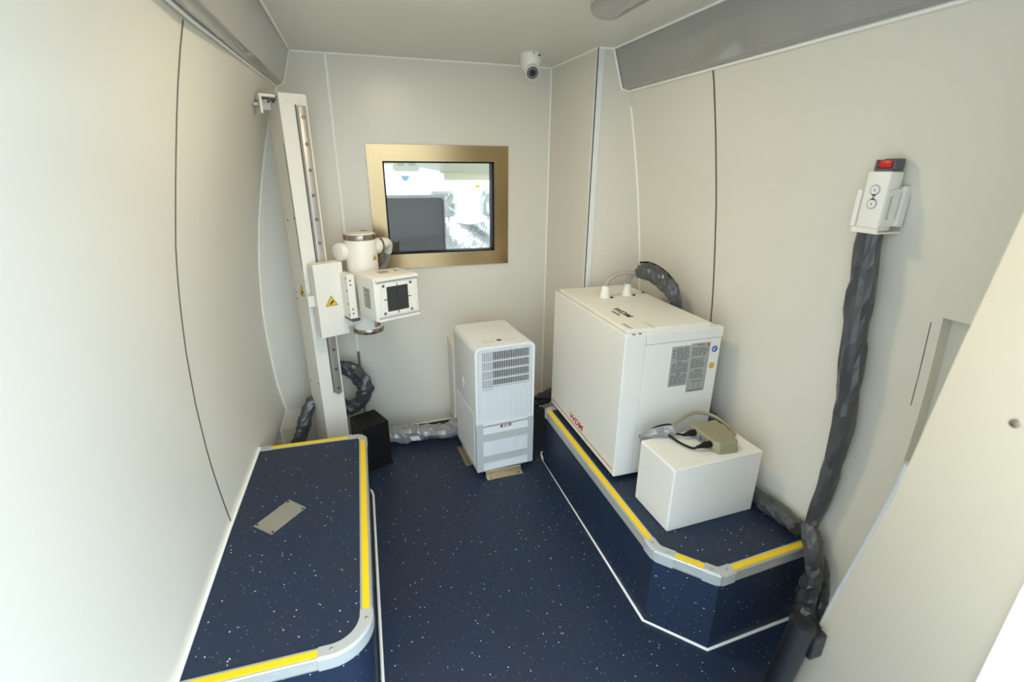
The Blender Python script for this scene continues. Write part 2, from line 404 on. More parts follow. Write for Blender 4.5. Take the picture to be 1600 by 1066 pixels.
# grey cove panels
def cove(name, label, y0, y1, prof0, prof1, sgn):
    t = tag(empty(name), label, kind='structure')
    def rings(ins):
        out = []
        for y, pr in ((y0, prof0), (y1, prof1)):
            out.append([(x, y, z) for x, z in pr])
        return out
    mesh_obj('face', s_loft(rings(0), True, True), 'greypanel', t, True)
    return t
def cov_prof(xt, xb, zb, xw, zw, sg):
    # top inside corner, sloping face, rounded lip, back to the wall
    return [(xt, H-0.001), (xb, zb), (xb-sg*-0.004, zb-0.010), (xb+sg*0.012, zb-0.016), (xw, zw), (xw+sg*0.02, zw+0.01), (xw+sg*0.02, H-0.001)]
tl = cove('trim_1', 'glossy grey cove panel along the top of the left wall', 0.22, YB-0.004,
     [(-0.232, H-0.001), (-0.300, 1.815), (-0.306, 1.797), (-0.322, 1.787), (-0.372, 1.795), (-0.40, 1.80), (-0.40, H-0.001)],
     [(-0.232, H-0.001), (-0.268, 1.805), (-0.276, 1.787), (-0.292, 1.779), (-0.310, 1.779), (-0.34, 1.79), (-0.34, H-0.001)], -1)
mesh_obj('joint_line', xf(s_box(-0.001, 0.001, -0.0006, 0.0006, 0, 0.13), basis((-0.2385, 1.98, H-0.006), (0, 1, 0), (0.90, 0, 0.43), (-0.43, 0, -0.90))), 'seam', tl)
tr_ = cove('trim_2', 'glossy grey cove panel along the top of the right wall', 0.42, 2.080,
     [(1.098, H-0.001), (1.142, 1.790), (1.148, 1.772), (1.160, 1.764), (1.180, 1.766), (1.20, 1.77), (1.20, H-0.001)],
     [(1.090, H-0.001), (1.134, 1.790), (1.140, 1.772), (1.154, 1.764), (1.180, 1.766), (1.20, 1.77), (1.20, H-0.001)], 1)
# sealant beads along the joints
bd = []
def bead(path, r=0.0052):
    o = mesh_obj('trim_%d' % (3+len(bd)), s_tube(path, r, 8), 'caulk', None, True); o['kind'] = 'structure'; bd.append(o); return o
ZL = [0.0, 0.05, 0.1, 0.15, 0.2, 0.3, 0.4, 0.5, 0.6, 0.7, 0.8, 0.9, 1.0, 1.1, 1.2, 1.3, 1.4, 1.5, 1.6, 1.7, 1.785]
bead([(xl(z, YB)+0.002, YB-0.002-(0.03 if z <= 0.1 else (0.03*(0.2-z)/0.1 if z < 0.2 else 0)), z) for z in ZL], 0.0055)
bead([(-0.23, YB-0.002, H-0.002), (0.993, YB-0.002, H-0.002)])
bead([(0.993, YB-0.002, H-0.002), (1.016, 2.086, H-0.002), (1.088, 2.084, H-0.002)])
bead([(0.993, YB-0.002, z) for z in (0.0, 0.6, 1.2, H)])
bead([(xr(z, 2.08)-0.002, 2.085, z) for z in ZL if z > 0.25 and z < 1.77])
bead([(-0.229, 0.25, H-0.002), (-0.229, YB-0.006, H-0.002)], 0.005)
bead([(1.094, 0.45, H-0.002), (1.086, 2.078, H-0.002)], 0.005)
bead([(-0.322-0.05, 0.25, 1.789), (-0.355, YS, 1.785), (-0.302, YB-0.006, 1.775)], 0.005)
bead([(1.172, 0.45, 1.762), (1.170, 1.3, 1.760), (1.168, 2.080, 1.760)], 0.0055)
bead([(1.085, 2.082, H-0.003), (1.128, 2.082, 1.79), (1.136, 2.082, 1.768), (1.168, 2.080, 1.760)], 0.005)
bead([(-0.231, YB-0.006, H-0.003), (-0.266, YB-0.006, 1.803), (-0.275, YB-0.006, 1.785), (-0.302, YB-0.006, 1.776)], 0.004)
bead([(-0.30, YB-0.033, 0.006), (0.40, YB-0.006, 0.006), (0.99, YB-0.006, 0.006)], 0.005)

# the inspection window in the bulkhead
w1 = sroot('window_1'); w1['label'] = 'inspection window with a wide brushed steel frame looking into the cab'
d0 = YB-0.010
def frame_bar(a, b, c, d, m):
    v = [(x, d0, z) for x, z in (a, b, c, d)] + [(x, YB+0.001, z) for x, z in (a, b, c, d)]
    return mesh_obj('frame_bar', (v, [(0,1,2,3),(7,6,5,4),(0,4,5,1),(1,5,6,2),(2,6,7,3),(3,7,4,0)]), m, w1)
e = 0.0004
frame_bar((WX0,WZ1),(WX1,WZ1),(GX1,GZ1),(GX0,GZ1),'steel'); frame_bar((WX0,WZ0),(GX0,GZ0),(GX1,GZ0),(WX1,WZ0),'steel')
frame_bar((WX0,WZ0+e),(WX0,WZ1-e),(GX0,GZ1-e),(GX0,GZ0+e),'steelv'); frame_bar((WX1,WZ0+e),(GX1,GZ0+e),(GX1,GZ1-e),(WX1,WZ1-e),'steelv')
gk = 0.008
mesh_obj('gasket', join(s_box(GX0, GX1, d0+0.002, YB+0.05, GZ1-gk, GZ1+0.02), s_box(GX0, GX1, d0+0.002, YB+0.05, GZ0-0.02, GZ0+gk),
         s_box(GX0-0.02, GX0+gk, d0+0.002, YB+0.05, GZ0, GZ1), s_box(GX1-gk-0.003, GX1+0.02, d0+0.002, YB+0.05, GZ0, GZ1)), 'black', w1)
mesh_obj('pane', s_box(GX0+0.001, GX1-0.001, YB+0.012, YB+0.020, GZ0+0.001, GZ1-0.001), 'glass', w1)

# ---------------------------------------------------------------- step platforms
def arc(cx, cy, r, a0, a1, n=8):
    return [(cx+r*math.cos(R(a0+(a1-a0)*k/n)), cy+r*math.sin(R(a0+(a1-a0)*k/n))) for k in range(n+1)]
def offset_path(pts, d):
    out = []; n = len(pts)
    for i in range(n):
        p = Vector(pts[i])
        ns = []
        if i > 0: t = (p-Vector(pts[i-1])).normalized(); ns.append(Vector((t.y, -t.x)))
        if i < n-1: t = (Vector(pts[i+1])-p).normalized(); ns.append(Vector((t.y, -t.x)))
        m = sum(ns, Vector((0, 0))); m.normalize(); k = max(0.3, m.dot(ns[0]))
        out.append(tuple(p+m*(d/k)))
    return out
def sweep(path, prof):
    """prof: list of (d, z), d = distance outward to the right of the path direction"""
    cols = [offset_path(path, d) for d, _ in prof]
    rings = [[(cols[j][i][0], cols[j][i][1], prof[j][1]) for j in range(len(prof))] for i in range(len(path))]
    return s_loft(rings, True, True)
ZT = 0.30
def edge_prof():
    p = [(-0.032, ZT-0.001), (-0.032, ZT+0.0025), (-0.003, ZT+0.0025), (0.0, ZT-0.001)]
    for k in range(4):
        z = ZT-0.005-k*0.0065
        p += [(0.0, z), (-0.002, z-0.0012), (-0.002, z-0.0028), (0.0, z-0.004)]
    p += [(0.0, ZT-0.034), (-0.008, ZT-0.034), (-0.008, ZT-0.004)]
    return p
def yel_prof(): return [(-0.026, ZT+0.002), (-0.026, ZT+0.0040), (-0.0075, ZT+0.0040), (-0.0075, ZT+0.002)]
def cap_prof(): return [(-0.033, ZT-0.001), (-0.033, ZT+0.0045), (-0.004, ZT+0.0048), (0.002, ZT-0.001), (0.002, ZT-0.036), (-0.008, ZT-0.036), (-0.008, ZT-0.004)]
def lerp2(a, b, d):
    v = Vector(b)-Vector(a); return tuple(Vector(a)+v.normalized()*d)
def cap(parent, path, screws):
    c = mesh_obj('corner_cap', sweep(path, cap_prof()), 'aluc', parent, True)
    for x, y in screws:
        mesh_obj('screw', s_cylb((x, y, ZT+0.0040), (x, y, ZT+0.0062), 0.0045, 0.001, 12), 'metal', c, True)
    return c

# left platform: outer top outline runs wall(back) -> back right corner -> front right corner -> wall(front); outside is to the left, so go the other way
LX = -0.073
Lpath_front = [(-0.530, 0.945), (LX-0.10, 0.938)]
pl = thing('step_platform', 'long blue speckled step platform with yellow edging along the left wall', 'platform', (0, 0, 0))
# direction chosen so that the outside lies on the right hand: front edge travelled from wall to corner (+x) has outside -y
YF, YK = 0.938, 2.012
RF, RK = 0.105, 0.045
front = [(-0.522, YF+0.006), (LX-RF, YF)]
cornF = arc(LX-RF, YF+RF, RF, -90, 0, 10)
right = [(LX, YF+RF), (LX+0.002, YK-RK)]
cornK = arc(LX+0.002-RK, YK-RK, RK, 0, 90, 8)
back = [(LX+0.002-RK, YK), (-0.516, YK+0.008)]
whole = front[:1]+cornF+cornK+back[1:]
ins = offset_path(whole, -0.010)
mesh_obj('riser', s_prism(ins, 0.0, ZT-0.003), 'vinyl', pl, True)
ins2 = offset_path(whole, -0.030)
mesh_obj('tread', s_prism(ins2, ZT-0.0029, ZT), 'vinyl', pl)
for seg in (front, right, back):
    mesh_obj('edge_profile', sweep(seg, edge_prof()), 'alu', pl)
for a, b in ((front[0], lerp2(front[1], front[0], 0.028)), (lerp2(right[0], right[1], 0.012), lerp2(right[1], right[0], 0.012)), (lerp2(back[0], back[1], 0.035), lerp2(back[1], back[0], 0.055))):
    mesh_obj('yellow_strip', sweep([a, b], yel_prof()), 'yellow', pl)
cap(pl, [lerp2(front[1], front[0], 0.03)]+cornF+[lerp2(right[0], right[1], 0.012)], [(LX-RF+0.002, YF+0.019), (LX-0.016, YF+RF-0.02)])
cap(pl, [lerp2(right[1], right[0], 0.010)]+cornK+[lerp2(back[0], back[1], 0.035)], [(LX-0.03, YK-0.017)])
cap(pl, [lerp2(back[1], back[0], 0.055), back[1]], [(-0.49, YK-0.010)])
bead([(LX+0.004, 0.60, 0.004), (LX+0.003, YF+RF, 0.004), (LX+0.004, 1.95, 0.004), (LX-0.002, 1.985, 0.004), (LX-0.02, YK-0.004, 0.004)], 0.0055)
bead([(xl(0.303, 0.9)+0.004, 0.93, 0.304), (xl(0.303, 1.5)+0.004, 1.5, 0.304), (xl(0.303, 2.0)+0.003, 2.01, 0.304)], 0.006)

# right platform
pr = thing('step_platform', 'navy speckled platform with chamfered corner under the white generator cabinet', 'platform')
A0, A1, A2, A3 = (1.312, 0.884), (0.926, 0.862), (0.789, 1.010), (0.789, 1.975)
# outside on the right hand: go from back to front to wall: direction -y has outside -x
RB = 0.035
cornB = [(1.33, A3[1]+RB)]+list(reversed(arc(A3[0]+RB, A3[1], RB, 90, 180, 8)))
cornB = [(1.312, A3[1]+RB), (A3[0]+0.07, A3[1]+RB)] + [(A3[0]+RB+RB*math.cos(R(a)), A3[1]+RB*math.sin(R(a))) for a in (90, 102, 114, 126, 138, 150, 162, 174, 180)]
pout = cornB+[A2, A1, A0]
pins = offset_path(pout, -0.006)
base = [(min(x, 1.288), y) for x, y in offset_path(pout, 0.002)]
n_ = len(pins)
mesh_obj('riser', s_loft([[(x, y, 0.0) for x, y in base], [(x, y, ZT-0.003) for x, y in pins]], True, True), 'vinyl', pr)
mesh_obj('tread', s_prism(offset_path(pout, -0.030), ZT-0.0029, ZT), 'vinyl', pr)
segs = [(A3, A2), (A2, A1), (A1, A0)]
for a, b in segs: mesh_obj('edge_profile', sweep([a, b], edge_prof()), 'alu', pr)
for a, b, da, db in ((A3, A2, 0.006, 0.052), (A2, A1, 0.062, 0.052), (A1, A0, 0.055, 0.0)):
    mesh_obj('yellow_strip', sweep([lerp2(a, b, da), lerp2(b, a, db) if db else b], yel_prof()), 'yellow', pr)
def mid(a, b, d, off):
    p = Vector(lerp2(a, b, d)); t = (Vector(b)-Vector(a)).normalized(); n = Vector((-t.y, t.x)); return tuple(p+n*off)
def capcorner(P, Q, S, d1, d2):
    # small chamfer in plan so that the cap turns softly
    return [lerp2(Q, P, d1), lerp2(Q, P, 0.012), lerp2(Q, S, 0.012), lerp2(Q, S, d2)]
cap(pr, capcorner(A3, A2, A1, 0.052, 0.062), [mid(A2, A3, 0.032, -0.015), mid(A2, A1, 0.042, 0.017)])
cap(pr, capcorner(A2, A1, A0, 0.052, 0.055), [mid(A1, A2, 0.030, -0.016), mid(A1, A0, 0.034, 0.017)])
cap(pr, cornB[1:]+[lerp2(A3, A2, 0.006)], [(A3[0]+0.022, A3[1]+0.012)])
bead([(0.812, 2.066, 0.004), (0.800, 2.045, 0.004), (0.792, 2.00, 0.004), (0.788, 1.4, 0.004), (0.785, 1.014, 0.004), (0.925, 0.860, 0.004), (1.30, 0.876, 0.004)], 0.0055)
# the metal plate lying on the left platform
pp = thing('metal_plate', 'small dull metal cover plate with four corner holes on the left platform', 'plate')
quad = [Vector(q) for q in ((-0.447, 1.497), (-0.383, 1.437), (-0.287, 1.548), (-0.349, 1.611))]
cen = sum(quad, Vector((0, 0)))/4
mesh_obj('sheet', s_prism([tuple(q) for q in quad], ZT+0.0002, ZT+0.0025), 'plate', pp)
for q in quad:
    c = q.lerp(cen, 0.14)
    mesh_obj('hole', s_cyl((c.x, c.y, ZT+0.0024), (c.x, c.y, ZT+0.0030), 0.0045, n=12), 'ink', pp)

# ---------------------------------------------------------------- X-ray stand in the left corner (local x to the right, local y backwards)
XA = R(24); XP = (-0.264, 2.25, 0)
xr_ = thing('xray_stand', 'tall cream X-ray column with rail, carriage and tube head in the left corner', 'x-ray machine', XP, XA)
co = mesh_obj('column', s_box(0, 0.110, 0, 0.155, 0.012, 1.717, 0.004, 2), 'equip', xr_)
mesh_obj('groove', s_box(-0.0006, 0.001, 0.012, 0.016, 1.02, 1.53), 'ink', co)
for z in (1.705,):
    for x in (0.03, 0.085): mesh_obj('cover_screw', s_cylb((x, 0.001, 1.688), (x, -0.0012, 1.688), 0.006, 0.0008, 14), 'equip2', co, True)
for y, z in ((0.02, 1.70), (0.11, 1.22), (0.02, 1.235), (0.14, 0.86), (0.145, 0.89), (0.02, 0.46), (0.13, 0.44), (0.02, 0.87)):
    mesh_obj('cover_screw', s_cyl((0.001, y, z), (-0.0012, y, z), 0.0045, n=10), 'ink', co)
mesh_obj('foot_plate', s_box(-0.03, 0.14, -0.03, 0.18, 0.0, 0.012, 0.002, 1), 'equip2', xr_)
ra = mesh_obj('guide_rail', join(s_box(0.063, 0.100, -0.004, 0.002, 0.405, 1.672), s_box(0.066, 0.097, -0.013, -0.003, 0.40, 1.672, 0.003, 2), s_cyl((0.0815, -0.012, 0.407), (0.0815, 0.001, 0.407), 0.0165, n=20)), 'rail', xr_, True)
mesh_obj('rail_backing', s_box(0.058, 0.063, -0.001, 0.004, 0.40, 1.676), 'seam', xr_)
for k in range(13):
    z = 1.63-k*0.1005
    b_ = mesh_obj('bolt', s_cyl((0.0815, -0.0125, z), (0.0815, -0.0140, z), 0.0065, n=14), 'ink', ra)
    mesh_obj('bolt', s_cyl((0.0815, -0.0138, z), (0.0815, -0.0146, z), 0.0036, n=12), 'metal', ra)
ca = mesh_obj('carriage', s_box(0.016, 0.145, -0.075, -0.016, 0.712, 1.047, 0.003, 2), 'equip', xr_)
warning(ca, basis((0.078, -0.0751, 0.872), (1, 0, 0), (0, 0, 1), (0, -1, 0)), 0.032)
mesh_obj('side_clamp', join(s_box(-0.012, 0.03, -0.040, -0.004, 0.855, 0.905, 0.003, 2), s_box(-0.010, -0.001, -0.02, 0.01, 0.862, 0.898, 0.002, 1)), 'equip2', xr_)
warning(co, basis((-0.0002, 0.060, 0.905), (0, -1, 0), (0, 0, 1), (-1, 0, 0)), 0.036)
br = mesh_obj('top_bracket', join(s_box(-0.055, 0.0, 0.03, 0.12, 1.699, 1.709), s_box(-0.062, -0.054, 0.03, 0.12, 1.64, 1.709), s_box(-0.054, 0.001, 0.112, 0.12, 1.66, 1.70)), 'equip', xr_)
for x, z in ((-0.045, 1.692), (-0.033, 1.692), (-0.02, 1.690), (-0.008, 1.690), (-0.03, 1.682), (-0.014, 1.682)):
    mesh_obj('bolt', s_cyl((x, 0.032, z), (x, 0.024, z), 0.0048, n=8), 'ink', br)
mesh_obj('wall_bolt', s_cylb((-0.082, 0.055, 1.672), (-0.061, 0.055, 1.672), 0.010, 0.002, 6), 'plate', br)
# tube head
TX, TY, TR_ = 0.245, -0.062, 0.071
tu = mesh_obj('tube_housing', join(s_cylb((TX, TY, 0.722), (TX, TY, 1.138), TR_, 0.004, 40)), 'equip', xr_, True)
mesh_obj('end_band', join(s_cylb((TX, TY, 1.136), (TX, TY, 1.160), TR_+0.001, 0.003, 40)), 'chrome', tu, True)
mesh_obj('end_band', join(s_cylb((TX, TY, 0.700), (TX, TY, 0.724), TR_+0.001, 0.003, 40)), 'chrome', tu, True)
mesh_obj('end_disc', s_cylb((TX, TY, 1.158), (TX, TY, 1.164), TR_-0.006, 0.002, 36), 'equip', tu, True)
aw = R(-62)
warning(tu, basis((TX+TR_*math.cos(aw), TY+TR_*math.sin(aw), 1.055), (-math.sin(aw), math.cos(aw), 0), (0, 0, 1), (math.cos(aw), math.sin(aw), 0)), 0.017)
aw = R(-78)
st = mesh_obj('data_sticker', xf(s_box(-0.017, 0.017, -0.020, 0.020, 0, 0.001), basis((TX+TR_*math.cos(aw)*1.008, TY+TR_*math.sin(aw)*1.008, 0.752), (-math.sin(aw), math.cos(aw), 0), (0, 0, 1), (math.cos(aw), math.sin(aw), 0))), 'label', tu)
mesh_obj('print', xf(join(s_box(-0.012, -0.003, -0.014, -0.008, 0, 0.0016), s_box(0.002, 0.013, -0.014, -0.002, 0, 0.0016), s_box(-0.003, 0.003, -0.006, 0.010, 0, 0.0016)), basis((TX+TR_*math.cos(aw)*1.008, TY+TR_*math.sin(aw)*1.008, 0.752), (-math.sin(aw), math.cos(aw), 0), (0, 0, 1), (math.cos(aw), math.sin(aw), 0))), 'red', st)
mesh_obj('cable_socket', s_cylb((TX-0.04, TY+0.03, 1.085), (TX-0.104, TY+0.012, 1.085), 0.039, 0.006, 28), 'equip', xr_, True)
mesh_obj('cable_socket', s_cylb((TX-0.04, TY+0.03, 0.775), (TX-0.104, TY+0.012, 0.775), 0.040, 0.006, 28), 'equip', xr_, True)
sk = mesh_obj('cable_socket', join(s_cylb((TX+0.05, TY, 1.098), (TX+0.092, TY+0.004, 1.098), 0.036, 0.004, 28)), 'equip', xr_, True)
mesh_obj('socket_ring', s_cylb((TX+0.090, TY+0.004, 1.098), (TX+0.102, TY+0.005, 1.098), 0.037, 0.003, 28), 'chrome', sk, True)
el = catmull([(TX+0.098, TY+0.005, 1.106), (TX+0.128, TY+0.010, 1.108), (TX+0.152, TY+0.03, 1.092), (TX+0.158, TY+0.05, 1.055)], 6)
mesh_obj('elbow', s_tube(el, [0.026-0.008*k/(len(el)-1) for k in range(len(el))], 16), 'equip', sk, True)
hs = catmull([(TX+0.158, TY+0.05, 1.06), (TX+0.162, TY+0.075, 1.01), (TX+0.13, TY+0.10, 0.96), (TX+0.05, TY+0.12, 0.95), (TX-0.02, TY+0.11, 0.99), (TX+0.0, TY+0.11, 1.09), (TX+0.05, TY+0.10, 1.15), (TX+0.105, TY+0.10, 1.13), (TX+0.150, TY+0.10, 1.06), (TX+0.155, TY+0.11, 1.0)], 8)
mesh_obj('hose', s_tube(hs, 0.0115, 10), 'braid', xr_, True)
# mount between carriage and head
mo = mesh_obj('mount_block', join(s_box(0.128, 0.163, -0.150, -0.060, 0.800, 1.000, 0.003, 2), s_box(0.10, 0.24, -0.058, -0.020, 0.82, 0.98, 0.003, 1), s_cylb((0.235, -0.06, 0.86), (0.235, -0.175, 0.86), 0.05, 0.003, 28)), 'equip', xr_)
for y, z in ((-0.142, 0.985), (-0.142, 0.82), (-0.07, 0.985), (-0.07, 0.82), (-0.142, 0.93), (-0.142, 0.87)):
    mesh_obj('bolt', s_cyl((0.129, y, z), (0.1265, y, z), 0.004, n=10), 'ink', mo)
for z in (0.975, 0.955, 0.845, 0.825):
    mesh_obj('bolt', s_cyl((0.142, -0.149, z), (0.142, -0.152, z), 0.0035, n=10), 'ink', mo)
mesh_obj('black_flange', s_box(0.13, 0.168, -0.158, -0.05, 0.789, 0.799), 'greyplast', xr_)
# collimator
cx0, cx1, cyf, cyb, cz0, cz1 = 0.167, 0.374, -0.330, -0.160, 0.820, 1.008
cm = (cx0+cx1)/2; czm = (cz0+cz1)/2
cl = mesh_obj('collimator', s_box(cx0, cx1, cyf, cyb, cz0, cz1, 0.006, 3), 'equip', xr_, True)
for za, zb in ((cz1-0.020, cz1-0.013), (cz0+0.010, cz0+0.018)): mesh_obj('accessory_rail', s_box(cx0+0.012, cx1-0.002, cyf-0.004, cyf+0.002, za, zb), 'acgrey', cl)
for za, zb in ((cz1-0.013, cz1-0.003), (cz0+0.001, cz0+0.010)): mesh_obj('rail_lip', s_box(cx0+0.006, cx1, cyf-0.010, cyf+0.002, za, zb, 0.002, 1), 'equip', cl)
fp = mesh_obj('face_plate', s_box(cm-0.080, cm+0.088, cyf-0.004, cyf+0.001, czm-0.070, czm+0.068, 0.0015, 1), 'equip', cl)
mesh_obj('beam_window', s_box(cm-0.050, cm+0.050, cyf-0.0050, cyf-0.003, czm-0.054, czm+0.054), 'xwin', fp)
mesh_obj('crosshair', join(s_box(cm-0.064, cm+0.064, cyf-0.0058, cyf-0.0045, czm-0.0017, czm+0.0017), s_box(cm-0.0017, cm+0.0017, cyf-0.0058, cyf-0.0045, czm-0.066, czm+0.064)), 'ink', fp)
for sx in (-1, 1):
    for sz in (-1, 1):
        mesh_obj('screw', s_cylb((cm+sx*0.064, cyf-0.003, czm+sz*0.060), (cm+sx*0.064, cyf-0.0065, czm+sz*0.060), 0.0065, 0.0012, 14), 'chrome', fp, True)
mesh_obj('side_label', s_box(cx0-0.0008, cx0+0.001, -0.285, -0.225, czm-0.045, czm+0.045), 'label', cl)
mesh_obj('side_print', join(*[s_box(cx0-0.0013, cx0, -0.278, -0.278+random.Random(k).uniform(0.015, 0.045), czm+0.036-k*0.012-0.004, czm+0.036-k*0.012) for k in range(7)]), 'inkgrey', cl)
mesh_obj('top_window', s_box(cm-0.028, cm+0.018, -0.245, -0.200, cz1-0.001, cz1+0.0008), 'label', cl)
mesh_obj('top_mark', s_box(cm+0.050, cm+0.058, -0.235, -0.215, cz1-0.001, cz1+0.0010), 'blue', cl)

# ---------------------------------------------------------------- black box beside the column
bb = thing('pedestal_box', 'plain matt black box on the floor at the foot of the X-ray column', 'box', XP, XA)
mesh_obj('housing', s_box(0.120, 0.254, -0.161, -0.003, 0.006, 0.245, 0.002, 1), 'black', bb)
mesh_obj('base_plate', s_box(0.114, 0.262, -0.170, -0.001, 0.0, 0.006, 0.002, 1), 'blackg', bb)

# sleeves near the column
tag(mesh_obj('cable_sleeve', s_sleeve([(-0.21, 2.455, 0.455), (-0.155, 2.452, 0.452), (-0.100, 2.45, 0.418), (-0.066, 2.448, 0.335), (-0.098, 2.45, 0.255), (-0.155, 2.455, 0.218), (-0.21, 2.46, 0.235)], [0.034, 0.036, 0.040, 0.040, 0.040, 0.040, 0.036], 0.034, 3, 0.36, 0.010), 'sleeve'),
    'crumpled dark grey cable sleeve curling in a half loop right of the X-ray column', 'cable sleeve')
tag(mesh_obj('cable_sleeve', s_sleeve([(-0.275, 2.43, 0.335), (-0.330, 2.39, 0.312), (-0.362, 2.36, 0.25), (-0.395, 2.33, 0.17), (-0.430, 2.31, 0.08), (-0.43, 2.30, 0.04)], [0.030, 0.032, 0.030, 0.036, 0.036, 0.036], 0.026, 11, 0.34, 0.012), 'sleeve'),
    'grey cable sleeve slanting down behind the left platform, left of the X-ray column', 'cable sleeve')
tag(mesh_obj('cable_sleeve', s_sleeve([(0.010, 2.40, 0.058), (0.09, 2.385, 0.052), (0.18, 2.375, 0.050), (0.27, 2.365, 0.050), (0.36, 2.355, 0.052), (0.45, 2.40, 0.052)], [0.038, 0.042, 0.046, 0.044, 0.046, 0.044], 0.050, 5, 0.30, 0.010), 'sleeveS'),
    'silver grey cable sleeve lying on the floor between black box and air conditioner', 'cable sleeve')
tag(mesh_obj('wall_cable', s_tube([(-0.083, YB-0.012, 0.50), (-0.083, YB-0.012, 0.36), (-0.083, YB-0.012, 0.20), (-0.084, YB-0.02, 0.02)], 0.007, 8), 'metal', None, True),
    'thin grey conduit running down the back wall behind the looped sleeve', 'conduit')

# ---------------------------------------------------------------- electrical box behind the air conditioner
eb = thing('wall_cabinet', 'low grey-white enclosure on the back wall behind the air conditioner', 'cabinet')
mesh_obj('housing', s_box(0.405, 0.80, 2.405, YB-0.001, 0.055, 0.535, 0.004, 1), 'equip2', eb)
mesh_obj('lid', s_box(0.402, 0.803, 2.392, 2.404, 0.05, 0.54, 0.004, 1), 'equip', eb)

# ---------------------------------------------------------------- portable air conditioner (local x right, y back)
AA = R(4.5); AP = (0.428, 1.955, 0)
ac = thing('air_conditioner', 'white portable air conditioner with ribbed front standing on the floor', 'air conditioner', AP, AA)
aw_, ad_, az0, az1 = 0.296, 0.385, 0.030, 0.682
def rrect(x0, x1, z0, z1, r, n=6):
    pts = []
    for cx, cz, a in ((x1-r, z1-r, 0), (x0+r, z1-r, 90)):
        for k in range(n+1):
            t = R(a+90*k/n); pts.append((cx+r*math.cos(t), cz+r*math.sin(t)))
    return pts+[(x0, z0), (x1, z0)]
def shell(ins, y): return [(x, y, z) for x, z in rrect(ins, aw_-ins, az0+0.0, az1-ins, 0.030-ins*0.4)]
body = s_loft([shell(0.004, 0.006), shell(0.0, 0.012), shell(0.0, ad_-0.03), shell(0.008, ad_-0.008), shell(0.02, ad_)], True, True)
mesh_obj('body', body, 'acside', ac, True)
o1 = rrect(-0.001, aw_+0.001, az0+0.24, az1+0.001, 0.031); i1 = rrect(0.012, aw_-0.012, az0+0.25, az1-0.012, 0.020)
n1 = len(o1)
fv = [(x, -0.004, z) for x, z in o1]+[(x, -0.004, z) for x, z in i1]+[(x, 0.010, z) for x, z in o1]+[(x, 0.010, z) for x, z in i1]
ff = []
for k in range(n1):
    q = (k+1) % n1
    ff += [(k, q, n1+q, n1+k), (2*n1+k, 3*n1+k, 3*n1+q, 2*n1+q), (k, 2*n1+k, 2*n1+q, q), (n1+k, n1+q, 3*n1+q, 3*n1+k)]
mesh_obj('front_bezel', (fv, ff), 'acwhite', ac, True)
fr_ = mesh_obj('front_panel', join(s_box(0.012, aw_-0.012, 0.004, 0.012, az0+0.25, az1-0.012)), 'acwhite', ac)
# vent opening
vx0, vx1, vz0, vz1 = 0.036, aw_-0.026, az1-0.232, az1-0.030
vent = mesh_obj('vent', s_box(vx0+0.055, vx1, 0.0032, 0.0042, vz0+0.035, vz1), 'acdark', ac)
mesh_obj('vent_frame', s_box(vx0, vx0+0.0548, 0.0032, 0.0042, vz0+0.012, vz1), 'acgrey', vent)
for k in range(4):
    z = vz1-0.045-k*0.045
    mesh_obj('louver', xf(s_box(vx0, vx1, 0.0, 0.004, -0.0013, 0.0013), Matrix.Translation((0, -0.0015, z))), 'acwhite', vent)
mesh_obj('louver_blades', join(*[s_box(vx0+0.055, vx1, 0.0015, 0.0031, vz1-0.045-k*0.045+0.002, vz1-0.045-k*0.045+0.007) for k in range(4)]), 'acgrey', vent)['kind'] = 'stuff'
nr = 30
ribs = join(*[s_box(0.016+(aw_-0.032)*k/nr-0.0011, 0.016+(aw_-0.032)*k/nr+0.0011, -0.0035, -0.0005, az0+0.265, az1-0.014) for k in range(nr+1)])
mesh_obj('grille_ribs', ribs, 'acwhite', ac)['kind'] = 'stuff'
# lower front
lo = mesh_obj('lower_front', s_box(0.0, aw_, -0.004, 0.012, az0, az0+0.262), 'acwhite', ac)
nb = 44
mesh_obj('fine_ribs', join(*[s_box(0.004+(aw_-0.008)*k/nb-0.0015, 0.004+(aw_-0.008)*k/nb+0.0015, -0.0068, -0.003, az0-0.004, az0+0.205) for k in range(nb+1)]), 'acwhite', lo)['kind'] = 'stuff'
for z0_, z1_ in ((0.165, 0.205), (0.045, 0.082)):
    mesh_obj('tape', s_box(0.0, aw_, -0.0082, -0.0070, az0+z0_, az0+z1_), 'tape', ac)
mesh_obj('tape', s_box(0.0, 0.032, -0.0079, -0.0069, az0+0.0, az0+0.262), 'tape', ac)
mesh_obj('tape', s_box(aw_-0.030, aw_, -0.0079, -0.0069, az0+0.0, az0+0.262), 'tape', ac)
lg = mesh_obj('red_mark', xf(join(s_tri(0.007, 0.0008, 12), xf(s_tri(0.0045, 0.0008, 12), Matrix.Translation((0, 0.006, 0)))), basis((0.128, -0.0042, az0+0.232), (1, 0, 0), (0, 0, 1), (0, -1, 0))), 'red', lo)
mesh_obj('lettering', xf(text_shape('志高', 0.019, 0.0004, 0, 1.15, 0.0), basis((0.160, -0.0044, az0+0.232), (1, 0, 0), (0, 0, 1), (0, -1, 0))), 'ink', lo)
# top panel marks
tp = mesh_obj('control_panel', s_box(0.045, aw_-0.06, 0.030, 0.085, az1-0.0005, az1+0.0012), 'acwhite', ac)
mesh_obj('display', s_box(0.130, 0.152, 0.055, 0.075, az1, az1+0.0018), 'ink', tp)
mesh_obj('key_marks', join(*[s_box(x, x+0.010, y, y+0.006, az1, az1+0.0016) for x in (0.060, 0.074, 0.088, 0.102, 0.17, 0.19, 0.205) for y in (0.045, 0.062)]), 'tape', tp)
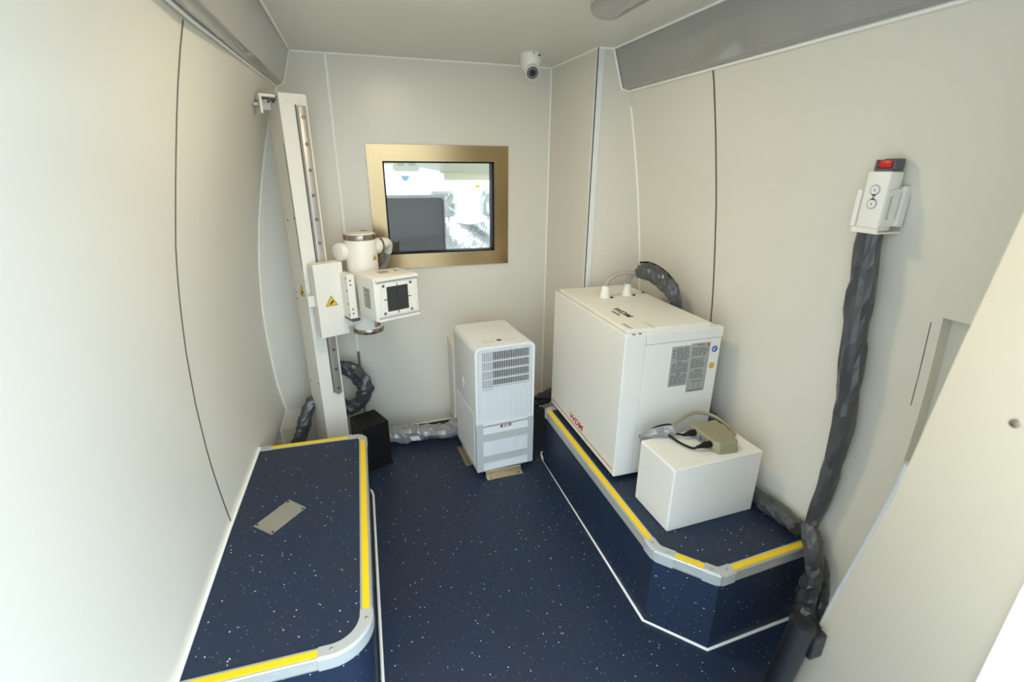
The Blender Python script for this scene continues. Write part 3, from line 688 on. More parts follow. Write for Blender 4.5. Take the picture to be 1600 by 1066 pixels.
# side details
mesh_obj('side_handle', xf(s_cylb((0, 0, 0), (-0.004, 0, 0), 0.030, 0.002, 24), Matrix.Translation((0.0, 0.20, 0.43)) @ Matrix.Diagonal((1, 0.55, 1, 1))), 'acwhite', ac, True)
sl = []
for k in range(34):
    z = az0+0.02+k*0.0085
    sl.append(s_box(-0.0022, 0.001, 0.03, ad_-0.05, z, z+0.0045))
mesh_obj('side_intake_ribs', join(*sl), 'acwhite', ac)['kind'] = 'stuff'
mesh_obj('top_skin', s_loft([[(x, y, z+0.0006) for x, z in rrect(-0.0006, aw_+0.0006, az1-0.05, az1, 0.030)[:-2]] for y in (0.012, ad_-0.03)], False, False), 'acwhite', ac, True)
for x in (0.04, aw_-0.04):
    for y in (0.06, ad_-0.06):
        mesh_obj('castor', s_cylb((x-0.01, y, 0.0155), (x+0.01, y, 0.0155), 0.015, 0.003, 16), 'blackg', ac, True)
# floor brackets
def bracket(label, loc, rz, l):
    t = thing('floor_bracket', label, 'bracket', loc, rz, 'zinc brackets holding the air conditioner')
    mesh_obj('foot', s_box(0, l, -0.030, 0.0, 0.0, 0.003), 'zinc', t)
    mesh_obj('web', s_box(0, l, 0.0, 0.003, 0.0, 0.026), 'zinc', t)
    mesh_obj('flange', s_box(0, l, 0.003, 0.012, 0.023, 0.026), 'zinc', t)
    for x in (0.02, l-0.02):
        mesh_obj('screw', s_cylb((x, -0.016, 0.002), (x, -0.016, 0.006), 0.006, 0.001, 12), 'chrome', t, True)
bracket('yellowish metal angle bracket on the floor under the front of the air conditioner', (0.470, 1.940, 0), R(2), 0.185)
bracket('yellowish metal angle bracket on the floor at the left side of the air conditioner', (0.412, 2.25, 0), R(-86), 0.19)
mesh_o = tag(mesh_obj('cable_sleeve', s_sleeve([(0.735, 2.40, 0.10), (0.80, 2.36, 0.15), (0.86, 2.28, 0.20), (0.93, 2.22, 0.27), (0.97, 2.16, 0.30)], 0.034, 0.030, 17, 0.34, 0.012), 'sleeve'),
    'dark grey cable sleeve rising in the gap between air conditioner and generator cabinet', 'cable sleeve')
tag(mesh_obj('black_wire', s_tube(catmull([(0.75, 2.36, 0.20), (0.83, 2.24, 0.235), (0.90, 2.13, 0.275), (0.96, 2.06, 0.33)], 6), 0.004, 8), 'blackg', None, True),
    'thin black wire running from behind the air conditioner to the generator cabinet', 'wire')

# ---------------------------------------------------------------- generator cabinet
gx0, gx1, gy0, gy1, gz0, gz1 = 0.838, 1.243, 1.375, 2.030, 0.320, 0.898
ge = thing('generator_cabinet', 'large white high-voltage generator cabinet with red lettering on the right platform', 'cabinet', (0, 0, 0))
mesh_obj('body', s_box(gx0+0.006, gx1, gy0+0.006, gy1, gz0, gz1-0.004, 0.003, 1), 'equip2', ge)
sp = mesh_obj('side_panel', s_box(gx0, gx0+0.010, gy0, gy1, gz0+0.001, gz1+0.004, 0.003, 2), 'equip2', ge)
mesh_obj('orange_line', s_box(gx0-0.0008, gx0+0.001, gy0+0.012, gy1, gz0+0.0240, gz0+0.0280), 'orange', sp)
mesh_obj('red_lettering', xf(text_shape('WDM', 0.040, 0.0004, 0.15, 1.35, 0.022), basis((gx0-0.0004, 1.728, gz0+0.050), (0, -1, 0), (0, 0, 1), (-1, 0, 0))), 'red', sp)
mesh_obj('front_post', s_box(gx0+0.0005, 0.9215, gy0-0.002, gy0+0.02, gz0, gz1, 0.002, 1), 'equip2', ge)
mesh_obj('front_top_rail', s_box(0.9225, gx1+0.003, gy0-0.004, gy0+0.03, 0.858, gz1, 0.003, 2), 'equip2', ge)
fd = mesh_obj('front_door', s_box(0.9225, gx1+0.001, gy0-0.002, gy0+0.02, gz0, 0.8565, 0.002, 1), 'equip2', ge)
ld = mesh_obj('lid', join(s_box(gx0+0.014, gx1-0.045, gy0+0.014, 1.738, gz1-0.003, gz1+0.016, 0.003, 2)), 'equip2', ge)
mesh_obj('lid_seam', join(s_box(0.958, 0.9595, gy0+0.014, gy0+0.075, gz1+0.015, gz1+0.0166)), 'seam', ld)
mesh_obj('lid_label', s_box(0.868, 0.880, gy0+0.030, gy0+0.085, gz1+0.015, gz1+0.0168), 'label', ld)
rl = mesh_obj('rear_lid', s_box(gx0+0.014, gx1-0.045, 1.7395, gy1-0.02, gz1-0.003, gz1+0.016, 0.003, 2), 'equip2', ge)
mesh_obj('dark_lettering', xf(text_shape('WDM', 0.036, 0.0004, 0.15, 1.35), basis((0.942, 1.590, gz1+0.0164), (0, -1, 0), (1, 0, 0), (0, 0, 1))), 'ink', ld)
mesh_obj('small_print', join(*[s_box(0.906+0.003*(k % 2), 0.919, 1.558+k*0.0085, 1.564+k*0.0085, gz1+0.016, gz1+0.0167) for k in range(7)]), 'inkgrey', ld)
for x, y in ((0.872, gy0+0.005), (0.898, gy0+0.006)):
    mesh_obj('screw', s_cylb((x, y, gz1-0.001), (x, y, gz1+0.004), 0.0055, 0.001, 12), 'chrome', ge, True)
for x, y in ((1.165, 1.93), (1.19, 1.84), (1.01, 1.80), (1.125, 1.81)):
    mesh_obj('screw', s_cylb((x, y, gz1+0.014), (x, y, gz1+0.0205), 0.006, 0.0012, 12), 'ink', rl, True)
for x in (0.87, 1.20):
    for y in (1.42, 1.98):
        mesh_obj('foot', s_cylb((x, y, ZT), (x, y, gz0+0.001), 0.022, 0.003, 18), 'black', ge, True)
# print on the front door
yd = gy0-0.002
lb = mesh_obj('data_label', s_box(1.033, 1.113, yd-0.0008, yd+0.001, 0.678, 0.838), 'label', fd)
lb2 = mesh_obj('data_label', s_box(1.115, 1.197, yd-0.0008, yd+0.001, 0.645, 0.843), 'label', fd)
rr = random.Random(4)
def lines(x0, x1, z0, z1, nrow, yy):
    out = []
    for k in range(nrow):
        z = z1-(z1-z0)*(k+0.5)/nrow
        x = x0+rr.uniform(0, 0.004)
        while x < x1-0.006:
            w = rr.uniform(0.004, 0.018); out.append(s_box(x, min(x+w, x1), yy-0.0013, yy, z-(z1-z0)/nrow*0.26, z+(z1-z0)/nrow*0.26)); x += w+rr.uniform(0.0015, 0.006)
    return out
mesh_obj('label_print', join(*(lines(1.052, 1.110, 0.782, 0.832, 7, yd)+lines(1.040, 1.110, 0.733, 0.772, 7, yd)+lines(1.038, 1.108, 0.686, 0.724, 7, yd)
         + [s_box(1.040, 1.0465, yd-0.0013, yd, z, z+0.007) for z in (0.818, 0.806, 0.794)]
         + [s_box(1.062, 1.078, yd-0.0014, yd, z, z+0.004) for z in (0.773, 0.726)])), 'inkgrey', lb)
mesh_obj('label_print', join(*(lines(1.120, 1.190, 0.792, 0.826, 5, yd)+lines(1.122, 1.185, 0.745, 0.783, 5, yd)+lines(1.124, 1.180, 0.700, 0.728, 4, yd)
         + [s_box(1.140, 1.172, yd-0.0013, yd, 0.834, 0.8375), s_box(1.140, 1.175, yd-0.0013, yd, 0.731, 0.735), s_box(1.135, 1.180, yd-0.0013, yd, 0.686, 0.689), s_box(1.122, 1.188, yd-0.0013, yd, 0.650, 0.654)]
         + [xf(s_box(-0.0012, 0.0012, -0.0013, 0, -0.010, 0.010), Matrix.Translation((1.148, yd, 0.669)) @ Matrix.Rotation(-0.3, 4, 'Y')), xf(s_box(-0.0012, 0.0012, -0.0013, 0, -0.010, 0.010), Matrix.Translation((1.170, yd, 0.669)) @ Matrix.Rotation(0.3, 4, 'Y'))])), 'inkgrey', lb2)
mesh_obj('red_seal', s_box(1.186, 1.193, yd-0.0013, yd, 0.828, 0.839), 'red', lb2)
b1 = mesh_obj('blue_sticker', s_cyl((1.219, yd+0.001, 0.812), (1.219, yd-0.0008, 0.812), 0.0125, n=28), 'blue', fd)
mesh_obj('white_mark', join(s_box(1.212, 1.218, yd-0.0013, yd, 0.806, 0.812), s_box(1.219, 1.2225, yd-0.0013, yd, 0.812, 0.819), s_box(1.2135, 1.2155, yd-0.0013, yd, 0.813, 0.817)), 'acwhite', b1)
b2 = mesh_obj('orange_sticker', s_cyl((1.217, yd+0.001, 0.745), (1.217, yd-0.0008, 0.745), 0.0115, n=28), 'orange', fd)
mesh_obj('yellow_disc', s_cyl((1.217, yd+0.001, 0.745), (1.217, yd-0.0011, 0.745), 0.0088, n=24), 'warn', b2)
mesh_obj('mark', join(s_box(1.2125, 1.2150, yd-0.0015, yd, 0.740, 0.750), s_box(1.2165, 1.2220, yd-0.0015, yd, 0.7395, 0.742), s_box(1.2165, 1.2220, yd-0.0015, yd, 0.747, 0.750)), 'orange', b2)
# high voltage plugs and cables on top
zt = gz1+0.016
for i, (x, y, pts, lbl) in enumerate((
    (0.984, 1.815, [(0.984, 1.815, zt+0.05), (1.000, 1.812, zt+0.082), (1.045, 1.805, zt+0.105), (1.105, 1.800, zt+0.105), (1.150, 1.797, zt+0.100)], 'left high-voltage plug with arched grey cable on top of the generator cabinet'),
    (1.098, 1.828, [(1.098, 1.828, zt+0.05), (1.104, 1.826, zt+0.075), (1.125, 1.822, zt+0.098), (1.150, 1.815, zt+0.112)], 'right high-voltage plug with short grey cable on top of the generator cabinet'))):
    t = thing('high_voltage_plug', lbl, 'plug', (0, 0, 0))
    mesh_obj('boot', s_tube([(x, y, zt+0.0002), (x, y, zt+0.008), (x, y, zt+0.046), (x, y, zt+0.052)], [0.0235, 0.0225, 0.0165, 0.013], 20), 'equip', t, True)
    mesh_obj('cable', s_tube(catmull(pts, 8), 0.0105, 12), 'cable', t, True)
hv = thing('cable_sleeve', 'crumpled grey sleeve with black edge gathering the two cables above the generator cabinet', 'cable sleeve')
hp = [(1.128, 1.800, zt+0.108), (1.155, 1.765, zt+0.112), (1.185, 1.72, zt+0.094), (1.212, 1.68, zt+0.058), (1.226, 1.655, zt+0.012), (1.262, 1.65, zt-0.10)]
mesh_obj('sleeve', s_sleeve(hp, [0.026, 0.034, 0.038, 0.034, 0.024, 0.02], [0.026, 0.030, 0.032, 0.028, 0.020, 0.02], 23, 0.30, 0.010), 'sleeve', hv)
mesh_obj('edge_piping', s_tube(catmull([(p[0]+0.006, p[1]+0.004, p[2]+0.040-0.018*(k > 3)) for k, p in enumerate(hp[:5])], 6), 0.004, 8), 'blackg', hv, True)

# sleeve in the corner behind the generator and along the wall
tag(mesh_obj('cable_sleeve', s_sleeve([(1.262, 1.50, 0.50), (1.272, 1.44, 0.500), (1.280, 1.37, 0.455), (1.284, 1.325, 0.39), (1.282, 1.30, 0.335)], [0.028, 0.030, 0.032, 0.030, 0.028], 0.032, 29, 0.28, 0.012), 'sleeve'),
    'dark cable sleeve bending down beside the wall at the generator cabinet right edge', 'cable sleeve')
tag(mesh_obj('cable_sleeve', s_sleeve([(1.276, 1.22, 0.335), (1.274, 1.14, 0.333), (1.277, 1.08, 0.334), (1.280, 1.01, 0.334), (1.280, 0.965, 0.336), (1.276, 0.925, 0.338)], [0.026, 0.026, 0.028, 0.030, 0.028, 0.024], 0.030, 31, 0.26, 0.010), 'sleeve'),
    'dark grey cable sleeve lying along the wall right of the small white box', 'cable sleeve')

# ---------------------------------------------------------------- small white box with khaki interface box
sx, sy, sr = 0.880, 1.074, R(2.0)
sb = thing('white_box', 'plain small white metal box standing on the right platform before the generator cabinet', 'box', (sx, sy, ZT), sr)
mesh_obj('housing', s_box(0, 0.356, 0, 0.192, 0.0005, 0.242, 0.0025, 2), 'equip2', sb)
mesh_obj('side_cover', s_box(-0.0025, 0.0015, 0.003, 0.189, 0.003, 0.239, 0.0012, 1), 'equip2', sb)
for y in (0.014, 0.178):
    for z in (0.014, 0.228):
        mesh_obj('screw', s_cylb((-0.002, y, z), (-0.0042, y, z), 0.004, 0.0008, 10), 'equip', sb, True)
zk = ZT+0.2425
kb = thing('interface_box', 'small khaki plastic interface box with two black plugs on the small white box', 'control box')
bot = [(1.062, 1.262), (1.066, 1.132), (1.078, 1.114), (1.142, 1.108), (1.156, 1.120), (1.176, 1.180), (1.180, 1.265)]
def scl(p, s, z):
    c = Vector((1.118, 1.19)); return [(c.x+(a-c.x)*s, c.y+(b-c.y)*s, z) for a, b in p]
mesh_obj('base', s_loft([scl(bot, 1.02, zk+0.0005), scl(bot, 1.04, zk+0.003), scl(bot, 1.04, zk+0.007), scl(bot, 1.0, zk+0.009)], True, True), 'khaki', kb)
mesh_obj('cover', s_loft([scl(bot, 0.99, zk+0.009), scl(bot, 0.96, zk+0.030), scl(bot, 0.93, zk+0.036), scl(bot, 0.88, zk+0.0385)], True, True), 'khaki', kb)
sk2 = mesh_obj('socket', s_box(1.059, 1.066, 1.176, 1.200, zk+0.012, zk+0.026), 'metal', kb)
mesh_obj('socket_face', s_box(1.0575, 1.062, 1.180, 1.196, zk+0.0145, zk+0.0235), 'blue', sk2)
for y, p in ((1.230, [(1.030, 1.236, zk+0.017), (1.005, 1.250, zk+0.012), (0.985, 1.262, zk+0.012)]), (1.150, [(1.030, 1.150, zk+0.014), (1.005, 1.160, zk+0.008), (0.985, 1.20, zk+0.008), (0.972, 1.250, zk+0.012)])):
    pg = mesh_obj('plug', s_tube([(1.068, y, zk+0.019), (1.048, y, zk+0.019), (1.036, y, zk+0.018), (1.016, y+0.002, zk+0.015)], [0.012, 0.012, 0.0085, 0.005], 14), 'black', kb, True)
    mesh_obj('plug_wire', s_tube(catmull([(1.02, y+0.001, zk+0.016)]+p[1:] if len(p) > 2 else p, 6), 0.0042, 8), 'black', pg, True)
mesh_obj('cable', s_tube(catmull([(0.982, 1.272, zk+0.026), (1.02, 1.280, zk+0.040), (1.08, 1.296, zk+0.052), (1.13, 1.300, zk+0.052), (1.180, 1.275, zk+0.042), (1.204, 1.225, zk+0.022), (1.200, 1.185, zk+0.010)], 8), 0.0065, 10), 'khaki', kb, True)
ks = thing('cable_sleeve', 'short silver-grey sleeve mouth on the back edge of the small white box', 'cable sleeve')
mesh_obj('sleeve', s_sleeve([(0.996, 1.260, zk+0.020), (0.965, 1.266, zk+0.022), (0.925, 1.274, zk+0.016), (0.892, 1.300, zk-0.02)], [0.026, 0.022, 0.018, 0.015], [0.020, 0.016, 0.013, 0.012], 37, 0.34, 0.008), 'sleeveS', ks)
mesh_obj('edge_piping', s_tube(catmull([(1.000, 1.262, zk+0.040), (0.975, 1.272, zk+0.043), (0.93, 1.280, zk+0.033), (0.885, 1.298, zk-0.005)], 6), 0.003, 8), 'blackg', ks, True)

# ---------------------------------------------------------------- hand control in its wall bracket
tilt = R(-3)
hc = thing('hand_control', 'white two-button hand control with red trigger hanging on the right wall', 'hand control', (1.235, 0.0, 0))
def hx(y0, y1, z0, z1, x0, x1, b=0.003): return s_box(x0-1.235, x1-1.235, y0, y1, z0, z1, b, 2)
by = mesh_obj('body', hx(0.868, 0.926, 1.305, 1.444, 1.192, 1.236, 0.005), 'equip', hc, True)
tg = mesh_obj('trigger_guard', s_loft([[(1.198-1.235+dx, y, z) for dx, y in ((0.0, 0.917), (0.0, 0.873), (0.030, 0.870), (0.030, 0.920))] for z in (1.444, 1.4505)], True, True), 'greyplast', hc)
mesh_obj('guard_wing', join(s_box(-0.037, -0.006, 0.869, 0.877, 1.448, 1.472, 0.002, 1), s_box(-0.037, -0.006, 0.912, 0.919, 1.448, 1.470, 0.002, 1), s_box(-0.012, -0.005, 0.870, 0.919, 1.448, 1.472, 0.002, 1)), 'greyplast', tg)
mesh_obj('red_button', s_box(-0.0362, -0.013, 0.8785, 0.9110, 1.4508, 1.4685, 0.004, 2), 'redbtn', tg, True)
for z, s in ((1.401, -1), (1.369, 1)):
    bt = mesh_obj('button_ring', xf(join(s_tri(0.0128, 0.0010, 28), xf(s_tri(0.007, 0.0010, 3, s*PI/2), Matrix.Translation((0, s*0.0115, 0)))), basis((1.192-1.235, 0.897, z), (0, -1, 0), (0, 0, 1), (-1, 0, 0))), 'acgrey', hc)
    mesh_obj('button', xf(s_tri(0.0095, 0.0018, 24), basis((1.192-1.235, 0.897, z), (0, -1, 0), (0, 0, 1), (-1, 0, 0))), 'equip', bt)
    mesh_obj('button_mark', xf(s_box(-0.001, 0.001, -0.003, 0.003, 0, 0.0022), basis((1.192-1.235, 0.897, z), (0, -1, 0), (0, 0, 1), (-1, 0, 0))), 'ink', bt)
wbk = thing('control_holder', 'white slotted sheet-metal holder on the right wall carrying the hand control', 'holder')
# side cheek with two slots: strips around the openings
def cheek(y):
    return join(s_box(1.192, 1.203, y, y+0.002, 1.318, 1.400), s_box(1.212, 1.232, y, y+0.002, 1.318, 1.405), s_box(1.242, 1.262, y, y+0.002, 1.318, 1.412),
                s_box(1.203, 1.212, y, y+0.002, 1.318, 1.334), s_box(1.232, 1.242, y, y+0.002, 1.318, 1.336), s_box(1.203, 1.212, y, y+0.002, 1.388, 1.402), s_box(1.232, 1.242, y, y+0.002, 1.394, 1.408))
mesh_obj('cheek', cheek(0.8655-0.002), 'equip2', wbk)
mesh_obj('cheek', cheek(0.928), 'equip2', wbk)
mesh_obj('tray', join(s_box(1.190, 1.262, 0.862, 0.932, 1.300, 1.3045), s_box(1.187, 1.1905, 0.8635, 0.930, 1.300, 1.312)), 'equip2', wbk)
mesh_obj('back_plate', s_box(1.2375, 1.2540, 0.856, 0.944, 1.318, 1.41), 'equip2', wbk)
mesh_obj('flap', s_box(1.196, 1.200, 0.930, 0.944, 1.312, 1.400, 0.001, 1), 'equip', wbk)
hs_ = thing('cable_sleeve', 'long twisted grey cable sleeve hanging from the hand control to the floor', 'cable sleeve')
sp_ = [(1.222, 0.905, 1.296), (1.232, 0.905, 1.22), (1.245, 0.905, 1.13), (1.258, 0.900, 1.02), (1.270, 0.893, 0.90), (1.280, 0.884, 0.78), (1.284, 0.882, 0.66), (1.284, 0.884, 0.54), (1.278, 0.888, 0.43), (1.268, 0.886, 0.34)]
mesh_obj('sleeve', s_sleeve(sp_, [0.032, 0.034, 0.034, 0.033, 0.033, 0.030, 0.028, 0.026, 0.022, 0.018], [0.018, 0.022, 0.022, 0.024, 0.024, 0.026, 0.024, 0.022, 0.018, 0.016], 41, 0.20, 0.026, 14, (1, 0, 0)), 'sleeve', hs_)
mesh_obj('plug_end', s_box(1.208, 1.226, 0.895, 0.918, 1.288, 1.2995), 'black', hs_)
lo_ = thing('cable_sleeve', 'bunched grey cable sleeve dropping over the right platform edge by the door handle', 'cable sleeve')
mesh_obj('sleeve', s_sleeve([(1.272, 0.900, 0.385), (1.258, 0.862, 0.338), (1.248, 0.826, 0.26), (1.244, 0.822, 0.17), (1.240, 0.818, 0.09), (1.230, 0.808, 0.034)], [0.020, 0.032, 0.034, 0.036, 0.038, 0.034], [0.020, 0.026, 0.028, 0.028, 0.028, 0.026], 43, 0.34, 0.010), 'sleeve', lo_)
mesh_obj('fold', s_sleeve([(1.276, 0.872, 0.34), (1.285, 0.832, 0.27), (1.292, 0.815, 0.18), (1.290, 0.800, 0.09), (1.285, 0.79, 0.03)], [0.012, 0.018, 0.022, 0.022, 0.02], [0.010, 0.020, 0.024, 0.026, 0.022], 47, 0.25, 0.012), 'sleeve', lo_)

# black grab handle on the door jamb
gh = thing('grab_handle', 'black rubber grab handle on the steel door jamb at the lower right', 'handle')
mesh_obj('grip', s_cylb((0.768, 0.497, 0.600), (0.752, 0.540, 0.10), 0.024, 0.010, 24), 'blackg', gh, True)
mesh_obj('bracket', s_box(0.770, 0.812, 0.470, 0.512, 0.525, 0.585, 0.004, 2), 'blackg', gh)
mesh_obj('bracket', s_box(0.760, 0.812, 0.505, 0.545, 0.14, 0.20, 0.004, 2), 'blackg', gh)

# ---------------------------------------------------------------- ceiling fittings
cc = thing('dome_camera', 'white security camera with black lens on the ceiling near the back corner', 'camera', (0.790, 2.300, H))
mesh_obj('housing', s_tube([(0, 0, -0.0003), (0, 0, -0.004), (0, 0, -0.035), (0, 0, -0.062), (0, 0, -0.075)], [0.048, 0.049, 0.045, 0.038, 0.026], 32), 'equip', cc, True)
ey = mesh_obj('eyeball', s_tube([(0.0, -0.002, -0.060), (-0.001, -0.012, -0.064), (-0.004, -0.034, -0.076), (-0.006, -0.046, -0.083)], [0.020, 0.030, 0.031, 0.029], 28), 'equip', cc, True)
d = Vector((-0.006+0.004, -0.046+0.034, -0.083+0.076)).normalized(); p0 = Vector((-0.006, -0.046, -0.083))
mesh_obj('led_ring', s_cyl(p0-d*0.002, p0+d*0.0012, 0.026, n=28), 'greyplast', ey)
mesh_obj('lens', s_cyl(p0, p0+d*0.003, 0.0125, n=24), 'lens', ey)
fr2 = frames([p0, p0+d])[0]
for k in range(12):
    q = p0+(fr2[1]*math.cos(k*PI/6)+fr2[2]*math.sin(k*PI/6))*0.019
    mesh_obj('led', s_cyl(q, q+d*0.0020, 0.0026, n=8), 'label', ey)
mesh_obj('side_print', xf(s_box(-0.007, 0.007, -0.004, 0.004, 0, 0.001), basis((0.026, -0.0415, -0.012), (0.85, 0.53, 0), (0, 0, 1), (0.53, -0.85, 0))), 'inkgrey', cc)
mesh_obj('set_screw', s_cyl((-0.002, -0.047, -0.006), (-0.002, -0.0495, -0.006), 0.003, n=8), 'ink', cc)
lb_ = thing('ceiling_light_bar', 'grey rounded fitting on the ceiling cut off by the top edge', 'ceiling fitting', (0, 0, 0))
def bar_ring(y, s): return [(0.790+0.055*s*math.cos(t), y, H-0.0005-0.042*max(0.02, s)*max(0.0, math.sin(t))**0.7) for t in [PI*k/14 for k in range(15)]]
mesh_obj('cover', s_loft([bar_ring(1.625, 0.25), bar_ring(1.615, 0.6), bar_ring(1.60, 0.85), bar_ring(1.575, 1.0), bar_ring(0.9, 1.0), bar_ring(0.86, 0.7), bar_ring(0.85, 0.2)], True, True), 'greypanel', lb_, True)

# ---------------------------------------------------------------- the cab seen through the window
cf = struct('cab_floor', s_box(-0.7, 1.6, 2.66, 4.6, -0.06, -0.02), 'black'); cf['label'] = 'dark cab floor behind the bulkhead'
scn = thing('cab_screen', 'dark glossy screen with rounded corners seen through the window at lower left', 'screen', (0, 0, 0))
def rr2(x0, x1, z0, z1, r, y):
    out = []
    for cx, cz, a in ((x1-r, z1-r, 0), (x0+r, z1-r, 90), (x0+r, z0+r, 180), (x1-r, z0+r, 270)):
        for k in range(5):
            t = R(a+90*k/4); out.append((cx+r*math.cos(t), y, cz+r*math.sin(t)))
    return out
mesh_obj('case', s_loft([rr2(0.02, 0.470, 0.80, 1.293, 0.025, 2.850), rr2(0.02, 0.470, 0.80, 1.293, 0.025, 2.880)], True, True), 'acgrey', scn)
mesh_obj('panel', s_loft([rr2(0.028, 0.462, 0.808, 1.278, 0.02, 2.8485), rr2(0.028, 0.462, 0.808, 1.278, 0.02, 2.852)], True, True), 'screen', scn)
mesh_obj('top_slot', s_box(0.05, 0.44, 2.8475, 2.849, 1.262, 1.267), 'ink', scn)
mesh_obj('stand', s_box(0.20, 0.29, 2.853, 2.88, -0.02, 0.81), 'acgrey', scn)
def crumple(nx, nz, f, seed, amp):
    v, fc = [], []
    for j in range(nz+1):
        for i in range(nx+1):
            x, y, z = f(i/nx, j/nz)
            dd = (1-abs(noise.noise(Vector((x*6+z*6+seed, z*2.5-x*1.5, seed))))*2)*amp + noise.noise(Vector((x*30, z*30, seed)))*amp*0.12
            v.append((x, y-dd, z))
    for j in range(nz):
        for i in range(nx):
            a = j*(nx+1)+i; fc.append((a, a+1, a+nx+2, a+nx+1))
    return v, fc
def closed_back(sh, depth):
    v, f = sh; n = len(v); return list(v)+[(x, y+depth, z) for x, y, z in v], list(f)
bs = thing('bench_seat', 'cab bench seat wrapped in silvery plastic film seen through the window', 'seat')
def sheet_solid(nx, nz, f, seed, amp, depth):
    v, fc = crumple(nx, nz, f, seed, amp)
    n = len(v); yb_ = max(p[1] for p in v)+depth
    v2 = v+[(x, yb_, z) for x, y, z in v]
    fs = list(fc)+[tuple(reversed([i+n for i in q])) for q in fc]
    rim = [i for i in range(nx+1)]+[j*(nx+1)+nx for j in range(1, nz+1)]+[nz*(nx+1)+i for i in range(nx-1, -1, -1)]+[j*(nx+1) for j in range(nz-1, 0, -1)]
    for a, b in zip(rim, rim[1:]+rim[:1]): fs.append((a, b, b+n, a+n))
    return v2, fs
mesh_obj('backrest', sheet_solid(70, 34, lambda a, b: (0.25+1.0*a, 3.36+0.05*b+0.02*math.cos(a*7), 0.42+0.655*b+0.01*math.sin(a*23)), 2.0, 0.030, 0.06), 'film', bs)
def pillow(x0, x1, z0, z1, y, seed):
    v, f = [], []
    nu, nv = 22, 12
    for j in range(nv+1):
        ph = -PI/2+PI*j/nv
        for i in range(nu):
            th = 2*PI*i/nu
            def se(c, e): return math.copysign(abs(c)**e, c)
            X = se(math.cos(ph), 0.5)*se(math.cos(th), 0.45); Z = se(math.cos(ph), 0.5)*se(math.sin(th), 0.45); Y = se(math.sin(ph), 0.8)
            q = Vector(((x0+x1)/2+X*(x1-x0)/2, y+Y*0.055, (z0+z1)/2+Z*(z1-z0)/2))
            q.y += noise.noise(q*26+Vector((seed, 0, 0)))*0.012
            v.append(tuple(q))
    for j in range(nv):
        for i in range(nu): f.append((j*nu+i, j*nu+(i+1) % nu, (j+1)*nu+(i+1) % nu, (j+1)*nu+i))
    f.append(tuple(reversed(range(nu)))); f.append(tuple(range(nv*nu, (nv+1)*nu)))
    return v, f
for x in (0.447, 0.825):
    h_ = mesh_obj('headrest', pillow(x, x+0.212, 1.105, 1.305, 3.47, x*9), 'film', bs)
    mesh_obj('post', join(s_cyl((x+0.06, 3.47, 1.04), (x+0.06, 3.47, 1.12), 0.006, n=8), s_cyl((x+0.15, 3.47, 1.04), (x+0.15, 3.47, 1.12), 0.006, n=8)), 'chrome', h_)
mesh_obj('cushion', s_box(0.25, 1.25, 3.46, 4.0, 0.28, 0.44, 0.04, 3), 'film', bs, True)
mesh_obj('plinth', s_box(0.30, 1.20, 3.45, 3.95, -0.02, 0.285), 'black', bs)
hl = tag(empty('headliner'), 'cream cab headliner seen along the top of the window', kind='structure')
rg = []
for x, dz in ((-0.3, 0.05), (0.1, 0.05), (0.30, 0.045), (0.42, 0.028), (0.55, 0.004), (0.75, -0.006), (1.0, -0.02), (1.4, -0.03)):
    rg.append([(x, 2.70, 1.56), (x, 3.0, 1.50+dz), (x, 3.25, 1.415+dz), (x, 3.32, 1.405+dz), (x, 3.34, 1.43+dz), (x, 3.34, 1.62), (x, 2.70, 1.62)])
mesh_obj('lining', s_loft(rg, True, True), 'headliner', hl, True)
sv = thing('sun_visor', 'cream sun visor folded below the headliner at the right of the window', 'sun visor')
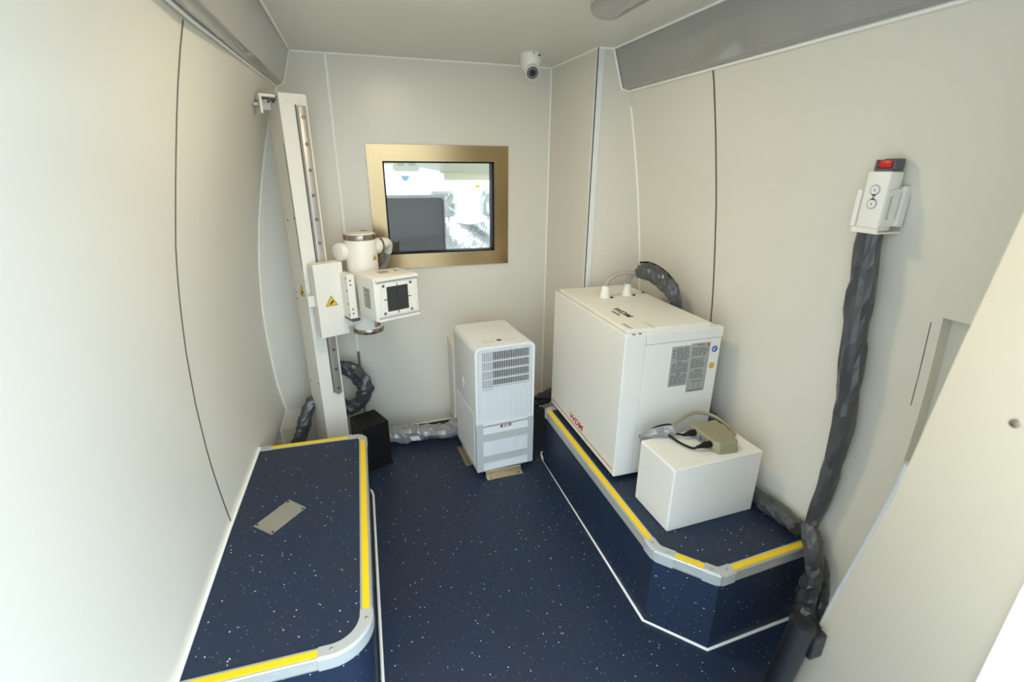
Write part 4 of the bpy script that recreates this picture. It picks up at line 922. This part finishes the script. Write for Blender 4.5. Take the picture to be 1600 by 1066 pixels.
mesh_obj('pad', xf(s_box(-0.24, 0.24, -0.012, 0.012, -0.055, 0.0, 0.010, 3), basis((0.78, 3.30, 1.412), (1, 0, 0), (0, 0.94, -0.34), (0, 0.34, 0.94))), 'headliner', sv, True)
mesh_obj('hinge_rod', s_cyl((0.52, 3.30, 1.408), (1.06, 3.30, 1.402), 0.008, n=10), 'acwhite', sv)
oc = thing('overhead_console', 'small cream overhead lamp console at the top left of the window', 'console')
mesh_obj('shell', s_loft([rr2(0.205, 0.375, 1.415, 1.478, 0.02, 3.16), rr2(0.215, 0.365, 1.420, 1.475, 0.018, 3.13)], True, True), 'headliner', oc)
for x in (0.235, 0.305): mesh_obj('lamp_lens', s_loft([rr2(x, x+0.045, 1.448, 1.464, 0.007, 3.131), rr2(x+0.003, x+0.042, 1.450, 1.462, 0.005, 3.126)], True, True), 'acgrey', oc)
mi = thing('rear_view_mirror', 'small blue-grey trapezoid mirror hanging in the cab below the console', 'mirror')
mesh_obj('glass', s_loft([[(0.293, y, 1.383), (0.356, y, 1.383), (0.336, y, 1.347), (0.308, y, 1.347)] for y in (3.60, 3.615)], True, True), 'teal', mi)
mesh_obj('arm', s_cyl((0.322, 3.612, 1.38), (0.322, 3.66, 1.46), 0.006, n=8), 'acwhite', mi)
ys_ = thing('yellow_tag', 'small yellow tag hanging behind the seats in the cab', 'tag')
mesh_obj('card', s_loft([[(0.752, y, 1.319), (0.777, y, 1.331), (0.802, y, 1.324), (0.781, y, 1.309)] for y in (3.326, 3.330)], True, True), 'warn', ys_)
mesh_obj('string', s_cyl((0.777, 3.328, 1.329), (0.777, 3.328, 1.402), 0.0008, n=6), 'acwhite', ys_)

# round ceiling lamp of the treatment space
cl_ = thing('ceiling_lamp', 'round warm white lamp flush on the ceiling', 'lamp', (0.24, 1.46, H))
M['lampglow'] = mat('warm_lamp_diffuser', (1.0, 0.83, 0.56), 0.5, emit=LAMP)
mesh_obj('rim', s_tube([(0, 0, -0.0003), (0, 0, -0.016), (0, 0, -0.018)], [0.128, 0.126, 0.120], 36), 'acwhite', cl_, True)
mesh_obj('diffuser', s_tube([(0, 0, -0.0181), (0, 0, -0.024)], [0.116, 0.108], 36), 'lampglow', cl_, True)
